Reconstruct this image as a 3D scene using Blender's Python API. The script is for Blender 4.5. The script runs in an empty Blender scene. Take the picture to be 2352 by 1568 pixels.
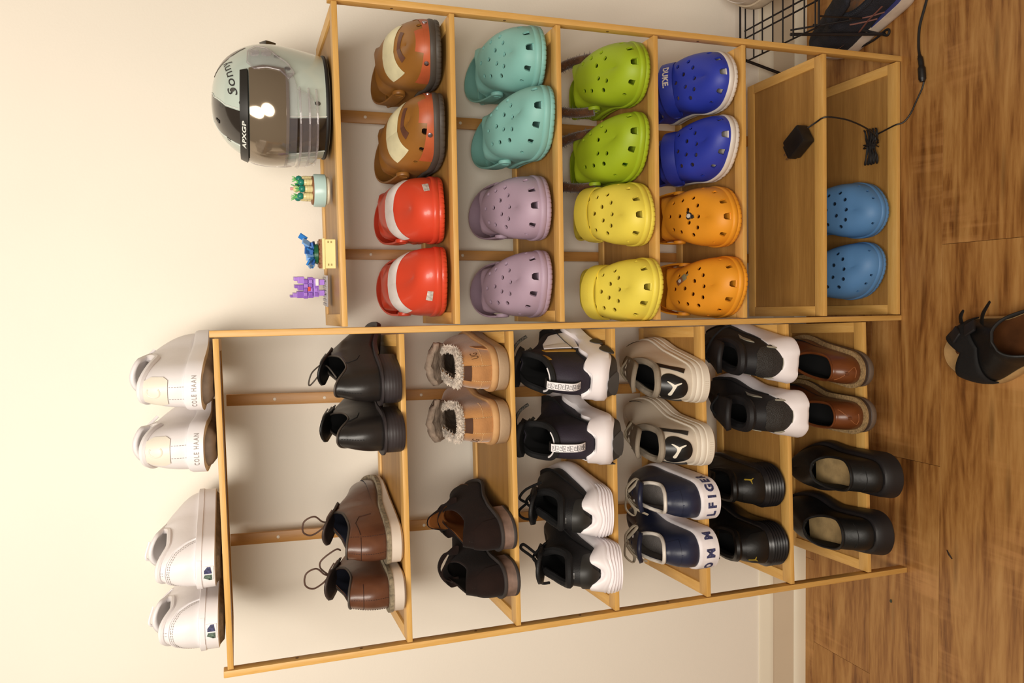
import bpy, bmesh, math, random
from math import sin, cos, pi, sqrt, radians, atan2, hypot
from mathutils import Vector, Matrix, noise
from mathutils.geometry import delaunay_2d_cdt
random.seed(7)
SC = bpy.context.scene
COL = SC.collection
K = 0.88                                   # metres per rack unit (rack measured in units, furniture scaled to real size)

# ------------------------------------------------------------------ camera, world, lamps, exposure
cd = bpy.data.cameras.new('camera'); cam = bpy.data.objects.new('camera', cd); COL.objects.link(cam)
CY, CP, CR = -0.0479, 0.3322, -0.0299
F = Vector((sin(CY)*cos(CP), cos(CY)*cos(CP), -sin(CP))); R0 = Vector((cos(CY), -sin(CY), 0)); U0 = R0.cross(F)
Rr = R0*cos(CR)+U0*sin(CR); Ur = U0*cos(CR)-R0*sin(CR)
M = Matrix((( -Ur.x, Rr.x, -F.x, 0.0448*K), (-Ur.y, Rr.y, -F.y, -1.5497*K), (-Ur.z, Rr.z, -F.z, 1.545*K), (0, 0, 0, 1)))
cam.matrix_world = M                        # the photograph is a portrait shot stored lying on its side
cd.sensor_width = 36; cd.lens = 1848.9/2352*36; cd.clip_start = 0.05
SC.camera = cam
w = bpy.data.worlds.new('room_light'); SC.world = w; w.use_nodes = True
w.node_tree.nodes['Background'].inputs[0].default_value = (1.0, 0.74, 0.47, 1)
w.node_tree.nodes['Background'].inputs[1].default_value = 0.18
def area(name, loc, target, size, power, col):
    l = bpy.data.lights.new(name, 'AREA'); l.shape = 'DISK'; l.size = size; l.energy = power; l.color = col
    o = bpy.data.objects.new(name, l); COL.objects.link(o); o.location = loc
    o.rotation_euler = (Vector(target)-Vector(loc)).to_track_quat('-Z', 'Y').to_euler()
area('ceiling_lamp', (-0.30, -1.55, 2.42), (-0.05, 0.2, 0.8), 0.8, 20, (1.0, 0.93, 0.83))
area('front_fill', (-0.2, -2.3, 1.90), (-0.1, 0.2, 1.4), 1.1, 34, (1.0, 0.93, 0.83))  # added front fill, brightens the wall under the top shelf
SC.view_settings.view_transform = 'Standard'; SC.view_settings.look = 'None'
SC.view_settings.gamma = 1; SC.view_settings.use_curve_mapping = False
SC.view_settings.exposure = 0.26

# ------------------------------------------------------------------ materials
def lin(c):
    if isinstance(c, str): c = [int(c[i:i+2], 16)/255 for i in (0, 2, 4)]
    return tuple((x/12.92 if x <= .04045 else ((x+.055)/1.055)**2.4) for x in c)
MC = {}
def mat(name, c, rough=.5, bump=None, var=.08, vs=30, metal=0, coat=0, spec=.5, trans=0, c2=None, sheen=0, alpha=1):
    if name in MC: return MC[name]
    m = bpy.data.materials.new(name); m.use_nodes = True; MC[name] = m
    nt = m.node_tree; N = nt.nodes; L = nt.links; b = N['Principled BSDF']
    c = lin(c)
    tc = N.new('ShaderNodeTexCoord')
    nz = N.new('ShaderNodeTexNoise'); nz.inputs['Scale'].default_value = vs; nz.inputs['Detail'].default_value = 4
    L.new(tc.outputs['Object'], nz.inputs['Vector'])
    mx = N.new('ShaderNodeMix'); mx.data_type = 'RGBA'
    lo = lin(c2) if c2 else tuple(x*(1-var*2) for x in c); hi = c if c2 else tuple(min(1, x*(1+var)) for x in c)
    mx.inputs[6].default_value = (*lo, 1); mx.inputs[7].default_value = (*hi, 1)
    mr = N.new('ShaderNodeMapRange'); mr.inputs[1].default_value = .3; mr.inputs[2].default_value = .65
    L.new(nz.outputs['Fac'], mr.inputs[0]); L.new(mr.outputs[0], mx.inputs[0]); L.new(mx.outputs[2], b.inputs['Base Color'])
    b.inputs['Roughness'].default_value = rough; b.inputs['Metallic'].default_value = metal
    b.inputs['Coat Weight'].default_value = coat; b.inputs['Specular IOR Level'].default_value = spec
    b.inputs['Transmission Weight'].default_value = trans; b.inputs['Sheen Weight'].default_value = sheen
    b.inputs['Alpha'].default_value = alpha
    if bump:
        kind, sc, st = bump
        if kind == 'noise':
            t = N.new('ShaderNodeTexNoise'); t.inputs['Scale'].default_value = sc; t.inputs['Detail'].default_value = 5; out = t.outputs['Fac']
        elif kind == 'voro':
            t = N.new('ShaderNodeTexVoronoi'); t.inputs['Scale'].default_value = sc; out = t.outputs['Distance']
        else:
            t = N.new('ShaderNodeTexWave'); t.inputs['Scale'].default_value = sc; t.bands_direction = kind; out = t.outputs['Fac']
        L.new(tc.outputs['Object'], t.inputs['Vector'])
        bp = N.new('ShaderNodeBump'); bp.inputs['Strength'].default_value = st; bp.inputs['Distance'].default_value = .002
        L.new(out, bp.inputs['Height']); L.new(bp.outputs[0], b.inputs['Normal'])
    return m

def wood_mat(name, stops, axis=0, scale=1.0, stretch=14, rough=.45, bumpst=.15, knots=False, rnd=True):
    m = bpy.data.materials.new(name); m.use_nodes = True; nt = m.node_tree; N = nt.nodes; L = nt.links; b = N['Principled BSDF']
    tc = N.new('ShaderNodeTexCoord'); oi = N.new('ShaderNodeObjectInfo')
    mp = N.new('ShaderNodeMapping'); s = [stretch*scale]*3; s[axis] = scale
    mp.inputs['Scale'].default_value = s
    L.new(tc.outputs['Object'], mp.inputs['Vector'])
    if rnd:
        ml = N.new('ShaderNodeVectorMath'); ml.operation = 'SCALE'; cb = N.new('ShaderNodeCombineXYZ')
        for i in range(3): L.new(oi.outputs['Random'], cb.inputs[i])
        L.new(cb.outputs[0], ml.inputs[0]); ml.inputs['Scale'].default_value = 37; L.new(ml.outputs[0], mp.inputs['Location'])
    n1 = N.new('ShaderNodeTexNoise'); n1.inputs['Scale'].default_value = 1.3; n1.inputs['Detail'].default_value = 7; n1.inputs['Roughness'].default_value = .62
    n1.inputs['Distortion'].default_value = 1.7 if knots else .1
    L.new(mp.outputs[0], n1.inputs['Vector'])
    n2 = N.new('ShaderNodeTexNoise'); n2.inputs['Scale'].default_value = 9; n2.inputs['Detail'].default_value = 6
    L.new(mp.outputs[0], n2.inputs['Vector'])
    mx = N.new('ShaderNodeMix'); mx.inputs[0].default_value = .3; L.new(n1.outputs['Fac'], mx.inputs[2]); L.new(n2.outputs['Fac'], mx.inputs[3])
    cr = N.new('ShaderNodeValToRGB'); cr.color_ramp.interpolation = 'B_SPLINE' if knots else 'LINEAR'
    e = cr.color_ramp.elements; e[0].position, e[1].position = stops[0][0], stops[-1][0]
    e[0].color, e[1].color = (*lin(stops[0][1]), 1), (*lin(stops[-1][1]), 1)
    for p, c in stops[1:-1]:
        k = e.new(p); k.color = (*lin(c), 1)
    L.new(mx.outputs[0], cr.inputs[0])
    src = cr.outputs[0]
    if knots:                                # cross-grain saw marks and dark worn streaks
        mp2 = N.new('ShaderNodeMapping'); mp2.inputs['Scale'].default_value = (60, 5, 5); L.new(tc.outputs['Object'], mp2.inputs['Vector'])
        n3 = N.new('ShaderNodeTexNoise'); n3.inputs['Scale'].default_value = 1; n3.inputs['Detail'].default_value = 3; L.new(mp2.outputs[0], n3.inputs['Vector'])
        n4 = N.new('ShaderNodeTexNoise'); n4.inputs['Scale'].default_value = 4; n4.inputs['Detail'].default_value = 2; L.new(tc.outputs['Object'], n4.inputs['Vector'])
        mr = N.new('ShaderNodeMapRange'); mr.inputs[1].default_value = .5; mr.inputs[2].default_value = .75; L.new(n4.outputs['Fac'], mr.inputs[0])
        mr3 = N.new('ShaderNodeMapRange'); mr3.inputs[1].default_value = .48; mr3.inputs[2].default_value = .62; L.new(n3.outputs['Fac'], mr3.inputs[0])
        mu = N.new('ShaderNodeMath'); mu.operation = 'MULTIPLY'; L.new(mr.outputs[0], mu.inputs[0]); L.new(mr3.outputs[0], mu.inputs[1])
        mu2 = N.new('ShaderNodeMath'); mu2.operation = 'MULTIPLY'; mu2.inputs[1].default_value = .45; L.new(mu.outputs[0], mu2.inputs[0])
        mc = N.new('ShaderNodeMix'); mc.data_type = 'RGBA'; L.new(mu2.outputs[0], mc.inputs[0]); L.new(src, mc.inputs[6]); mc.inputs[7].default_value = (*lin('c8935a'), 1)
        src = mc.outputs[2]
        mp4 = N.new('ShaderNodeMapping'); mp4.inputs['Scale'].default_value = (5, 42, 10); L.new(tc.outputs['Object'], mp4.inputs['Vector'])
        if rnd: L.new(ml.outputs[0], mp4.inputs['Location'])
        v = N.new('ShaderNodeTexVoronoi'); v.inputs['Scale'].default_value = .62; L.new(mp4.outputs[0], v.inputs['Vector'])
        mr5 = N.new('ShaderNodeMapRange'); mr5.inputs[1].default_value = 0; mr5.inputs[2].default_value = .22; mr5.inputs[3].default_value = .75; mr5.inputs[4].default_value = 0
        L.new(v.outputs['Distance'], mr5.inputs[0])
        mk = N.new('ShaderNodeMix'); mk.data_type = 'RGBA'; L.new(mr5.outputs[0], mk.inputs[0]); L.new(src, mk.inputs[6]); mk.inputs[7].default_value = (*lin('553010'), 1)
        src = mk.outputs[2]
    L.new(src, b.inputs['Base Color']); b.inputs['Roughness'].default_value = rough
    bp = N.new('ShaderNodeBump'); bp.inputs['Strength'].default_value = bumpst; bp.inputs['Distance'].default_value = .001
    L.new(n2.outputs['Fac'], bp.inputs['Height']); L.new(bp.outputs[0], b.inputs['Normal'])
    return m
BAM = [(.3, 'c8974c'), (.5, 'd3a45a'), (.7, 'ddb26a')]
BAM_SHADE = [(.3, '8c6430'), (.5, '9e733a'), (.7, 'b08547')]  # panel bamboo darkened: shade between the shelves put into its colour
M_bam_x = wood_mat('bamboo_along_x', BAM, 0, 5, 14); M_bam_y = wood_mat('bamboo_along_y', BAM, 1, 5, 14); M_bam_z = wood_mat('bamboo_along_z', BAM, 2, 5, 14)
M_panel = wood_mat('bamboo_panel_shaded', BAM_SHADE, 0, 2.2, 16); M_strip = wood_mat('bamboo_strip', [(.3, 'b07b3a'), (.7, 'c48f4c')], 2, 5, 14)
M_floor = wood_mat('worn_laminate', [(.30, '4a2a12'), (.41, '835326'), (.5, '9f6f3a'), (.6, 'b08148'), (.75, 'be925a')], 0, 1.5, 9, .42, .25, True)

# ------------------------------------------------------------------ mesh helpers
def build(name, V, Fc, m, parent=None, smooth=True, idx=None, sharp=None, mods=None, loc=None, rot=None):
    me = bpy.data.meshes.new(name); me.from_pydata([tuple(v) for v in V], [], Fc)
    for mm in (m if isinstance(m, (list, tuple)) else [m]): me.materials.append(mm)
    if idx: me.polygons.foreach_set('material_index', idx)
    me.polygons.foreach_set('use_smooth', [smooth]*len(me.polygons))
    if sharp and smooth: me.set_sharp_from_angle(angle=radians(sharp))
    me.update()
    o = bpy.data.objects.new(name, me); COL.objects.link(o)
    if parent: o.parent = parent
    if loc: o.location = loc
    if rot: o.rotation_euler = rot
    return o
def tag(o, label, cat, group=None):
    o['label'] = label; o['category'] = cat
    if group: o['group'] = group
    return o
def empty(name, loc, rz, label, cat, group=None, rot=None):
    o = bpy.data.objects.new(name, None); COL.objects.link(o); o.location = loc
    o.rotation_euler = rot if rot else (0, 0, rz); o.empty_display_size = .03
    return tag(o, label, cat, group)
def struct(o): o['kind'] = 'structure'; return o
class MB:
    def __init__(s): s.v = []; s.f = []
    def add(s, V, Fc):
        n = len(s.v); s.v += [tuple(v) for v in V]; s.f += [tuple(i+n for i in f) for f in Fc]; return s
    def box(s, x0, x1, y0, y1, z0, z1, b=0.0, mtx=None):
        bm = bmesh.new(); bmesh.ops.create_cube(bm, size=1)
        for v in bm.verts: v.co = Vector(((x0+x1)/2+v.co.x*(x1-x0), (y0+y1)/2+v.co.y*(y1-y0), (z0+z1)/2+v.co.z*(z1-z0)))
        if b: bmesh.ops.bevel(bm, geom=bm.edges[:], offset=b, segments=2, affect='EDGES', profile=.5)
        if mtx: bmesh.ops.transform(bm, matrix=mtx, verts=bm.verts)
        s.bm(bm); return s
    def bm(s, bm):
        bm.verts.index_update(); s.add([v.co[:] for v in bm.verts], [[v.index for v in f.verts] for f in bm.faces]); bm.free()
    def tube(s, pts, r, n=8, closed=False, flat=1.0, up=None):
        pts = [Vector(p) for p in pts]; N = len(pts); V = []; Fc = []
        prev = None
        for i, p in enumerate(pts):
            if closed: t = (pts[(i+1) % N]-pts[i-1])
            else: t = pts[min(i+1, N-1)]-pts[max(i-1, 0)]
            t.normalize()
            u = (up if up else Vector((0, 0, 1))) if prev is None or up else prev
            a = u - t*u.dot(t)
            if a.length < 1e-4: a = Vector((1, 0, 0))-t*t.x
            a.normalize(); b = t.cross(a); prev = a
            rr = r(i/(N-1)) if callable(r) else r
            for k in range(n):
                an = 2*pi*k/n; V.append(p+a*cos(an)*rr*flat+b*sin(an)*rr)
        m = N if closed else N-1
        for i in range(m):
            for k in range(n):
                Fc.append((i*n+k, i*n+(k+1) % n, ((i+1) % N)*n+(k+1) % n, ((i+1) % N)*n+k))
        if not closed: Fc += [tuple(range(n))[::-1], tuple((N-1)*n+k for k in range(n))]
        s.add(V, Fc); return s
    def lathe(s, prof, n=32, cx=0, cy=0, cz=0, sx=1, sy=1):
        V = []; Fc = []
        for r, z in prof:
            for k in range(n): V.append((cx+r*sx*cos(2*pi*k/n), cy+r*sy*sin(2*pi*k/n), cz+z))
        for i in range(len(prof)-1):
            for k in range(n): Fc.append((i*n+k, i*n+(k+1) % n, (i+1)*n+(k+1) % n, (i+1)*n+k))
        if prof[0][0] > 1e-6: Fc.append(tuple(range(n))[::-1])
        if prof[-1][0] > 1e-6: Fc.append(tuple((len(prof)-1)*n+k for k in range(n)))
        s.add(V, Fc); return s
    def obj(s, name, m, parent=None, smooth=True, sharp=40, **k): return build(name, s.v, s.f, m, parent, smooth, sharp=sharp, **k)
def bez(pts, n=10):
    """Catmull-Rom through points"""
    P = [Vector(p) for p in pts]; out = []
    for i in range(len(P)-1):
        a, b, c, d = P[max(i-1, 0)], P[i], P[i+1], P[min(i+2, len(P)-1)]
        for k in range(n):
            t = k/n; out.append(.5*((2*b)+(c-a)*t+(2*a-5*b+4*c-d)*t*t+(3*b-a-3*c+d)*t**3))
    out.append(P[-1]); return out
def keys(tab):
    """smooth (monotone) interpolation through (x, y) pairs"""
    X = [a for a, _ in tab]; Y = [b for _, b in tab]; n = len(X); D = [(Y[i+1]-Y[i])/(X[i+1]-X[i]) for i in range(n-1)]
    S = [D[0]]+[0 if D[i-1]*D[i] <= 0 else 2*D[i-1]*D[i]/(D[i-1]+D[i]) for i in range(1, n-1)]+[D[-1]]
    def f(x):
        if x <= X[0]: return Y[0]
        if x >= X[-1]: return Y[-1]
        i = 0
        while x > X[i+1]: i += 1
        h = X[i+1]-X[i]; t = (x-X[i])/h
        return (2*t**3-3*t*t+1)*Y[i]+(t**3-2*t*t+t)*h*S[i]+(-2*t**3+3*t*t)*Y[i+1]+(t**3-t*t)*h*S[i+1]
    return f
def sst(a, b, x):
    t = max(0, min(1, (x-a)/(b-a))); return t*t*(3-2*t)

def cdt(poly, step):
    """fill a 2-D polygon with a triangle grid -> verts, tris, boundary count"""
    B = []
    n = len(poly)
    for i in range(n):
        a, b = Vector(poly[i]), Vector(poly[(i+1) % n]); k = max(1, int((b-a).length/step))
        for j in range(k): B.append(a.lerp(b, j/k))
    xs = [p.x for p in B]; ys = [p.y for p in B]; pts = list(B)
    def inside(p):
        c = False
        for i in range(len(B)):
            a, b = B[i], B[i-1]
            if (a.y > p.y) != (b.y > p.y) and p.x < (b.x-a.x)*(p.y-a.y)/(b.y-a.y)+a.x: c = not c
        return c
    y = min(ys)+step*.5
    while y < max(ys):
        x = min(xs)+step*.5
        while x < max(xs):
            p = Vector((x, y))
            if inside(p) and min((p-q).length for q in B) > step*.45: pts.append(p)
            x += step
        y += step
    r = delaunay_2d_cdt(pts, [(i, (i+1) % len(B)) for i in range(len(B))], [], 1, 1e-7)
    return [tuple(v) for v in r[0]], [tuple(f) for f in r[2]]
def patch(name, polys, fn, off, th, m, parent, step=.004, smooth=True):
    """panel(s) laid on a surface: fn(x, y) -> (point, normal)"""
    mb = MB()
    for poly in polys:
        V, T = cdt(poly, step); top = []; bot = []
        for x, y in V:
            P, Nn = fn(x, y); top.append(P+Nn*(off+th)); bot.append(P+Nn*(off-.0005))
        ed = {}
        fl = []
        for t in T:
            a, b, c = (top[i] for i in t); Nn = fn(*V[t[0]])[1]
            if (b-a).cross(c-a).dot(Nn) < 0: t = t[::-1]
            fl.append(t)
            for i in range(3): ed[(t[i], t[(i+1) % 3])] = 1
        n = len(V); Fc = list(fl)
        for (i, j) in ed:
            if (j, i) not in ed: Fc.append((j, i, i+n, j+n))
        mb.add(top+bot, Fc)
    return mb.obj(name, m, parent, smooth, 50)
TC = {}
def text2d(s, size, bold=0):
    if (s, size, bold) in TC: return TC[(s, size, bold)]
    c = bpy.data.curves.new('t', 'FONT'); c.body = s; c.size = size; c.align_x = 'CENTER'; c.align_y = 'CENTER'; c.resolution_u = 3; c.offset = bold; c.space_character = 1.3 if ' ' in s else 1.05
    o = bpy.data.objects.new('t', c); COL.objects.link(o)
    bpy.context.view_layer.update()
    me = bpy.data.meshes.new_from_object(o.evaluated_get(bpy.context.evaluated_depsgraph_get()))
    bm = bmesh.new(); bm.from_mesh(me); bmesh.ops.triangulate(bm, faces=bm.faces)
    for _ in range(2):
        L = [e for e in bm.edges if e.calc_length() > .004]
        if L: bmesh.ops.subdivide_edges(bm, edges=L, cuts=1); bmesh.ops.triangulate(bm, faces=bm.faces)
    bm.verts.index_update(); r = ([tuple(v.co.xy) for v in bm.verts], [tuple(v.index for v in f.verts) for f in bm.faces]); bm.free()
    bpy.data.objects.remove(o); bpy.data.curves.remove(c); bpy.data.meshes.remove(me)
    TC[(s, size, bold)] = r; return r
def lay2d(name, VF, fn, x0, y0, m, parent, rot=0, off=.0006, sx=1, sy=1, shear=0):
    V = []
    for x, y in VF[0]:
        x, y = x*sx+y*shear, y*sy; X = x0+x*cos(rot)-y*sin(rot); Y = y0+x*sin(rot)+y*cos(rot)
        P, Nn = fn(X, Y); V.append(P+Nn*off)
    Fc = []
    for f in VF[1]:
        a, b, c = (V[i] for i in f[:3]); Nn = fn(x0, y0)[1]
        Fc.append(f if (b-a).cross(c-a).dot(Nn) > 0 else f[::-1])
    return build(name, V, Fc, m, parent, False)
def write(name, s, size, fn, x0, y0, m, parent, **k):
    b = k.pop('bold', 0); return lay2d(name, text2d(s, size, b), fn, x0, y0, m, parent, **k)
CAT = [(-.52, .22), (-.50, .08), (-.25, .0), (.05, -.12), (.20, -.20), (.30, -.42), (.38, -.44), (.33, -.22), (.26, -.06), (.34, .06), (.48, .30), (.44, .36), (.30, .20), (.16, .08), (0, .08), (-.25, .18), (-.40, .26)]
def sm(poly, n=4):
    P = [Vector(p) for p in poly]; N = len(P); out = []
    for i in range(N):
        a, b, c, d = P[i-1], P[i], P[(i+1) % N], P[(i+2) % N]
        for k in range(n):
            t = k/n; q = .5*((2*b)+(c-a)*t+(2*a-5*b+4*c-d)*t*t+(3*b-a-3*c+d)*t**3); out.append((q.x, q.y))
    return out

# ------------------------------------------------------------------ the shoe surface
class Shoe:
    """local frame: heel at the origin, toe towards +y, sole on z = 0; sd +1 is the +x side"""
    def __init__(s, L=.285, side=1, wid=None, th=None, zb=None, s0=.012, s1=.12, wo=.028, nO=2.15, rim=None, ridge=None,
                 e=.055, Rh=.045, Rt=.10, nh=2.2, nt=2.3, bend=.014, p=.8, bul=0., kq=2.2, inset=.0, p2=None):
        s.L, s.side, s.s0, s.s1, s.wo, s.nO, s.e, s.Rh, s.Rt, s.nh, s.nt, s.bend, s.p, s.bul, s.kq, s.inset = L, side, s0, s1, wo, nO, e, Rh, Rt, nh, nt, bend, p, bul, kq, inset
        s.w = keys(wid or [(0, .034), (.2, .036), (.45, .038), (.72, .05), (.9, .047), (1, .044)])
        s.th = keys(th or [(0, .03), (1, .02)]); s.zb = keys(zb or [(0, 0), (.7, 0), (1, .008)])
        s.rim = keys(rim or [(0, .085), (.35, .065), (.75, .08), (1, .1)]); s.ridge = keys(ridge or [(0, .1), (.5, .07), (1, .055)])
        s.at = math.acos(1-2*s1/L)/pi; s.cache = {}; s.p2 = p2 or p
    def sa(s, a): return s.L*(1-cos(pi*a))/2
    def c(s, y): u = y/s.L; return -s.side*s.bend*max(0, u-.4)**1.5*2.1 + s.side*.004*sin(pi*min(1, max(0, u)))
    def ow(s, y):
        y = min(max(y, 0), s.L); x = min(1, y/s.Rh); z = min(1, (s.L-y)/s.Rt)
        return s.w(y/s.L)*(1-(1-x)**s.nh)**(1/s.nh)*(1-(1-z)**s.nt)**(1/s.nt)
    def out(s, a, sd, off=0.):
        y = s.sa(a); P = Vector((s.c(y)+sd*s.ow(y), y, 0))
        if off:
            h = 1e-3; a0, a1 = max(0, a-h), min(1, a+h)
            d = Vector((s.c(s.sa(a1))+sd*s.ow(s.sa(a1)), s.sa(a1), 0))-Vector((s.c(s.sa(a0))+sd*s.ow(s.sa(a0)), s.sa(a0), 0))
            if a <= 0: n = Vector((0, -1, 0))
            elif a >= 1: n = Vector((0, 1, 0))
            else: n = Vector((d.y, -d.x, 0))*sd; n.normalize()
            P += n*off
        return P
    def top(s, a, sd):
        sa = s.sa(a)
        if a <= s.at:
            r = min(1, sa/s.s1); y = s.s0+(s.s1-s.s0)*r; hx = s.wo*max(0, (1-abs(2*r-1)**s.nO))**(1/s.nO)
            return Vector((s.c(y)+sd*hx, y, s.rim(r)))
        rr = (sa-s.s1)/(s.L-s.s1); y = s.s1+(s.L-s.e-s.s1)*rr
        return Vector((s.c(y), y, s.ridge(rr)))
    def P(s, a, sd, t):
        a = min(1, max(0, a)); B = s.out(a, sd, -s.inset); u = s.sa(a)/s.L; B.z = s.zb(u)+s.th(u)-.003
        T = s.top(a, sd); m = sst(s.at*.7, min(1, s.at*1.15), a); tau = t*pi/2
        pp = s.p+(s.p2-s.p)*sst(s.at, .95, a)
        H = (1-t**s.kq)*(1-m)+m*max(0, cos(tau))**pp; V = t**.92*(1-m)+m*sin(tau)**(pp*1.2)
        q = Vector((T.x+(B.x-T.x)*H, T.y+(B.y-T.y)*H, B.z+(T.z-B.z)*V))
        if s.bul:
            g = s.bul*sin(pi*min(1, t*1.15))*(1-sst(0, .35, a)); q.y -= g
        return q
    def PN(s, a, sd, t):
        h = 2e-3; p = s.P(a, sd, t)
        if a < h: da = s.P(h, 1, t)-s.P(h, -1, t); sg = 1
        else: da = s.P(min(1, a+h), sd, t)-s.P(a-h, sd, t); sg = sd
        dt = s.P(a, sd, min(1, t+h))-s.P(a, sd, max(0, t-h)); n = da.cross(dt)*sg
        if a > 1-h: n = Vector((0, 1, .2))
        if n.length < 1e-12: n = Vector((0, 0, 1))
        return p, n.normalized()
    def wrap(s, tref=.4, sole=None):
        """(p, q): p metres around the outline from the heel centre (+ to +x side), q metres up -> point, normal"""
        G = {}
        f = (lambda a, sd: s.P(a, sd, tref)) if not sole else (lambda a, sd: s.out(a, sd, sole))
        for sd in (1, -1):
            acc = [0.]; prev = f(0, sd)
            for i in range(1, 161):
                c = f(i/160, sd); acc.append(acc[-1]+(c-prev).length); prev = c
            G[sd] = acc
        def inv(sd, l):
            acc = G[sd]; i = 0
            while i < 159 and acc[i+1] < l: i += 1
            return (i+(l-acc[i])/max(1e-9, acc[i+1]-acc[i]))/160
        def fn(p, q):
            sd = 1 if p >= 0 else -1; a = min(.999, inv(sd, abs(p)))
            if sole is not None:
                P = s.out(a, sd, sole); P.z = s.zb(s.sa(a)/s.L)+q; n = (s.out(a, sd, sole+.01)-s.out(a, sd, sole)).normalized(); return P, n
            l = 0; pr = s.P(a, sd, 0); t = 1
            for i in range(1, 31):
                c = s.P(a, sd, i/30); d = (c-pr).length
                if l+d >= q: t = (i-1+(q-l)/d)/30; break
                l += d; pr = c
            return s.PN(a, sd, max(0, min(1, t)))
        return fn
    def plan(s, x, y):
        """point on the vamp above plan position (x from the centreline, y)"""
        if 'g' not in s.cache:
            g = []
            for i in range(60):
                a = s.at*.8+(1-s.at*.8)*i/60
                for j in range(2, 41):
                    for sd in (1, -1): g.append((s.P(a, sd, j/40), a, sd, j/40))
            s.cache['g'] = g
        X = s.c(y)+x*s.side
        b = min(s.cache['g'], key=lambda q: (q[0].x-X)**2+(q[0].y-y)**2)
        return s.PN(*b[1:])
    def grid(s, na=44, nt=14, a0=0., a1=1., t0=0., t1=1., off=0., sides=(1, -1), idx=None):
        V = []; Fc = []; I = []
        for sd in sides:
            base = len(V)
            for i in range(na+1):
                a = a0+(a1-a0)*i/na
                for j in range(nt+1):
                    t = t0+(t1-t0)*j/nt
                    if off: p, n = s.PN(a, sd, t); V.append(p+n*off)
                    else: V.append(s.P(a, sd, t))
            for i in range(na):
                for j in range(nt):
                    q = [base+i*(nt+1)+j, base+(i+1)*(nt+1)+j, base+(i+1)*(nt+1)+j+1, base+i*(nt+1)+j+1]
                    Fc.append(q if sd > 0 else q[::-1])
                    if idx: I.append(idx((i+.5)/na*(a1-a0)+a0, sd, (j+.5)/nt*(t1-t0)+t0))
        return V, Fc, I
def weld(V, Fc, I=None, d=4e-5):
    bm = bmesh.new(); vs = [bm.verts.new(v) for v in V]
    for k, f in enumerate(Fc):
        try:
            ff = bm.faces.new([vs[i] for i in f])
            if I: ff.material_index = I[k]
        except ValueError: pass
    bmesh.ops.remove_doubles(bm, verts=bm.verts, dist=d)
    bmesh.ops.dissolve_degenerate(bm, edges=bm.edges, dist=1e-6)
    bm.verts.index_update(); bm.faces.ensure_lookup_table()
    r = ([v.co[:] for v in bm.verts], [[v.index for v in f.verts] for f in bm.faces], [f.material_index for f in bm.faces]); bm.free(); return r
def shell(sh, name, mats, parent, thick=.003, na=44, nt=14, idx=None, rim_m=0, in_m=1, bake=False):
    V, Fc, I = sh.grid(na, nt, idx=idx); V, Fc, I = weld(V, Fc, I or None)
    o = build(name, V, Fc, mats, parent, True, I if idx else None)
    so = o.modifiers.new('s', 'SOLIDIFY'); so.thickness = thick; so.offset = -1; so.use_even_offset = False; so.material_offset = in_m; so.material_offset_rim = rim_m
    return o
def sole(sh, name, m, parent, prof, na=44, a0=0., a1=1., idx=None, wave=None, top=True, smooth=True, sharp=45, closeend=False):
    """prof(a) -> list of (offset, z above shelf) rings bottom to top"""
    V = []; rings = None; A = [a0+(a1-a0)*i/na for i in range(na+1)]; n = None
    for sd in (1, -1):
        for a in A:
            pr = prof(a) if not wave else prof(a, sd)
            n = len(pr)
            for off, z in pr:
                p = sh.out(a, sd, off); p.z = z; V.append(p)
    Fc = []; I = []; h = (na+1)*n
    for k, base in enumerate((0, h)):
        for i in range(na):
            for j in range(n-1):
                q = [base+i*n+j, base+(i+1)*n+j, base+(i+1)*n+j+1, base+i*n+j+1]
                Fc.append(q if k == 0 else q[::-1]); I.append(idx(j) if idx else 0)
    for i in range(na):
        Fc.append([i*n, h+i*n, h+(i+1)*n, (i+1)*n]); I.append(idx(0) if idx else 0)
        if top: Fc.append([i*n+n-1, (i+1)*n+n-1, h+(i+1)*n+n-1, h+i*n+n-1]); I.append(idx(n-2) if idx else 0)
    if closeend:
        for i in ((na,) if a0 == 0 else (0,)):
            for j in range(n-1):
                q = [i*n+j, h+i*n+j, h+i*n+j+1, i*n+j+1]
                Fc.append(q if i else q[::-1]); I.append(idx(j) if idx else 0)
    V, Fc, I = weld(V, Fc, I)
    return build(name, V, Fc, m, parent, smooth, I if idx else None, sharp=sharp)
def rimline(sh, n=60, d=0., a_end=None):
    ae = a_end or sh.at
    A = [ae*i/n for i in range(n+1)]
    R = [sh.top(a, 1) for a in A][::-1]+[sh.top(a, -1) for a in A][1:]
    for p in R: p.z += d
    return R
def collar(sh, name, m, parent, r, n=40, d=0, frac=1., flat=1.0, closed=False):
    ae = sh.at*frac
    pts = rimline(sh, n, d, ae)
    if closed: pts = pts[:-1]
    return MB().tube(pts, r, 8, closed=closed, flat=flat).obj(name, m, parent)
def insole(sh, name, m, parent, z, inset=.006, a1=.8):
    V = []; Fc = []; n = 26
    for sd in (1, -1):
        for i in range(n+1): p = sh.out(a1*i/n, sd, -inset); p.z = z(sh.sa(a1*i/n)/sh.L) if callable(z) else z; V.append(p)
    for i in range(n): Fc.append([i, i+1, n+1+i+1, n+1+i])
    V, Fc, _ = weld(V, Fc); return build(name, V, Fc, m, parent)
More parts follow.
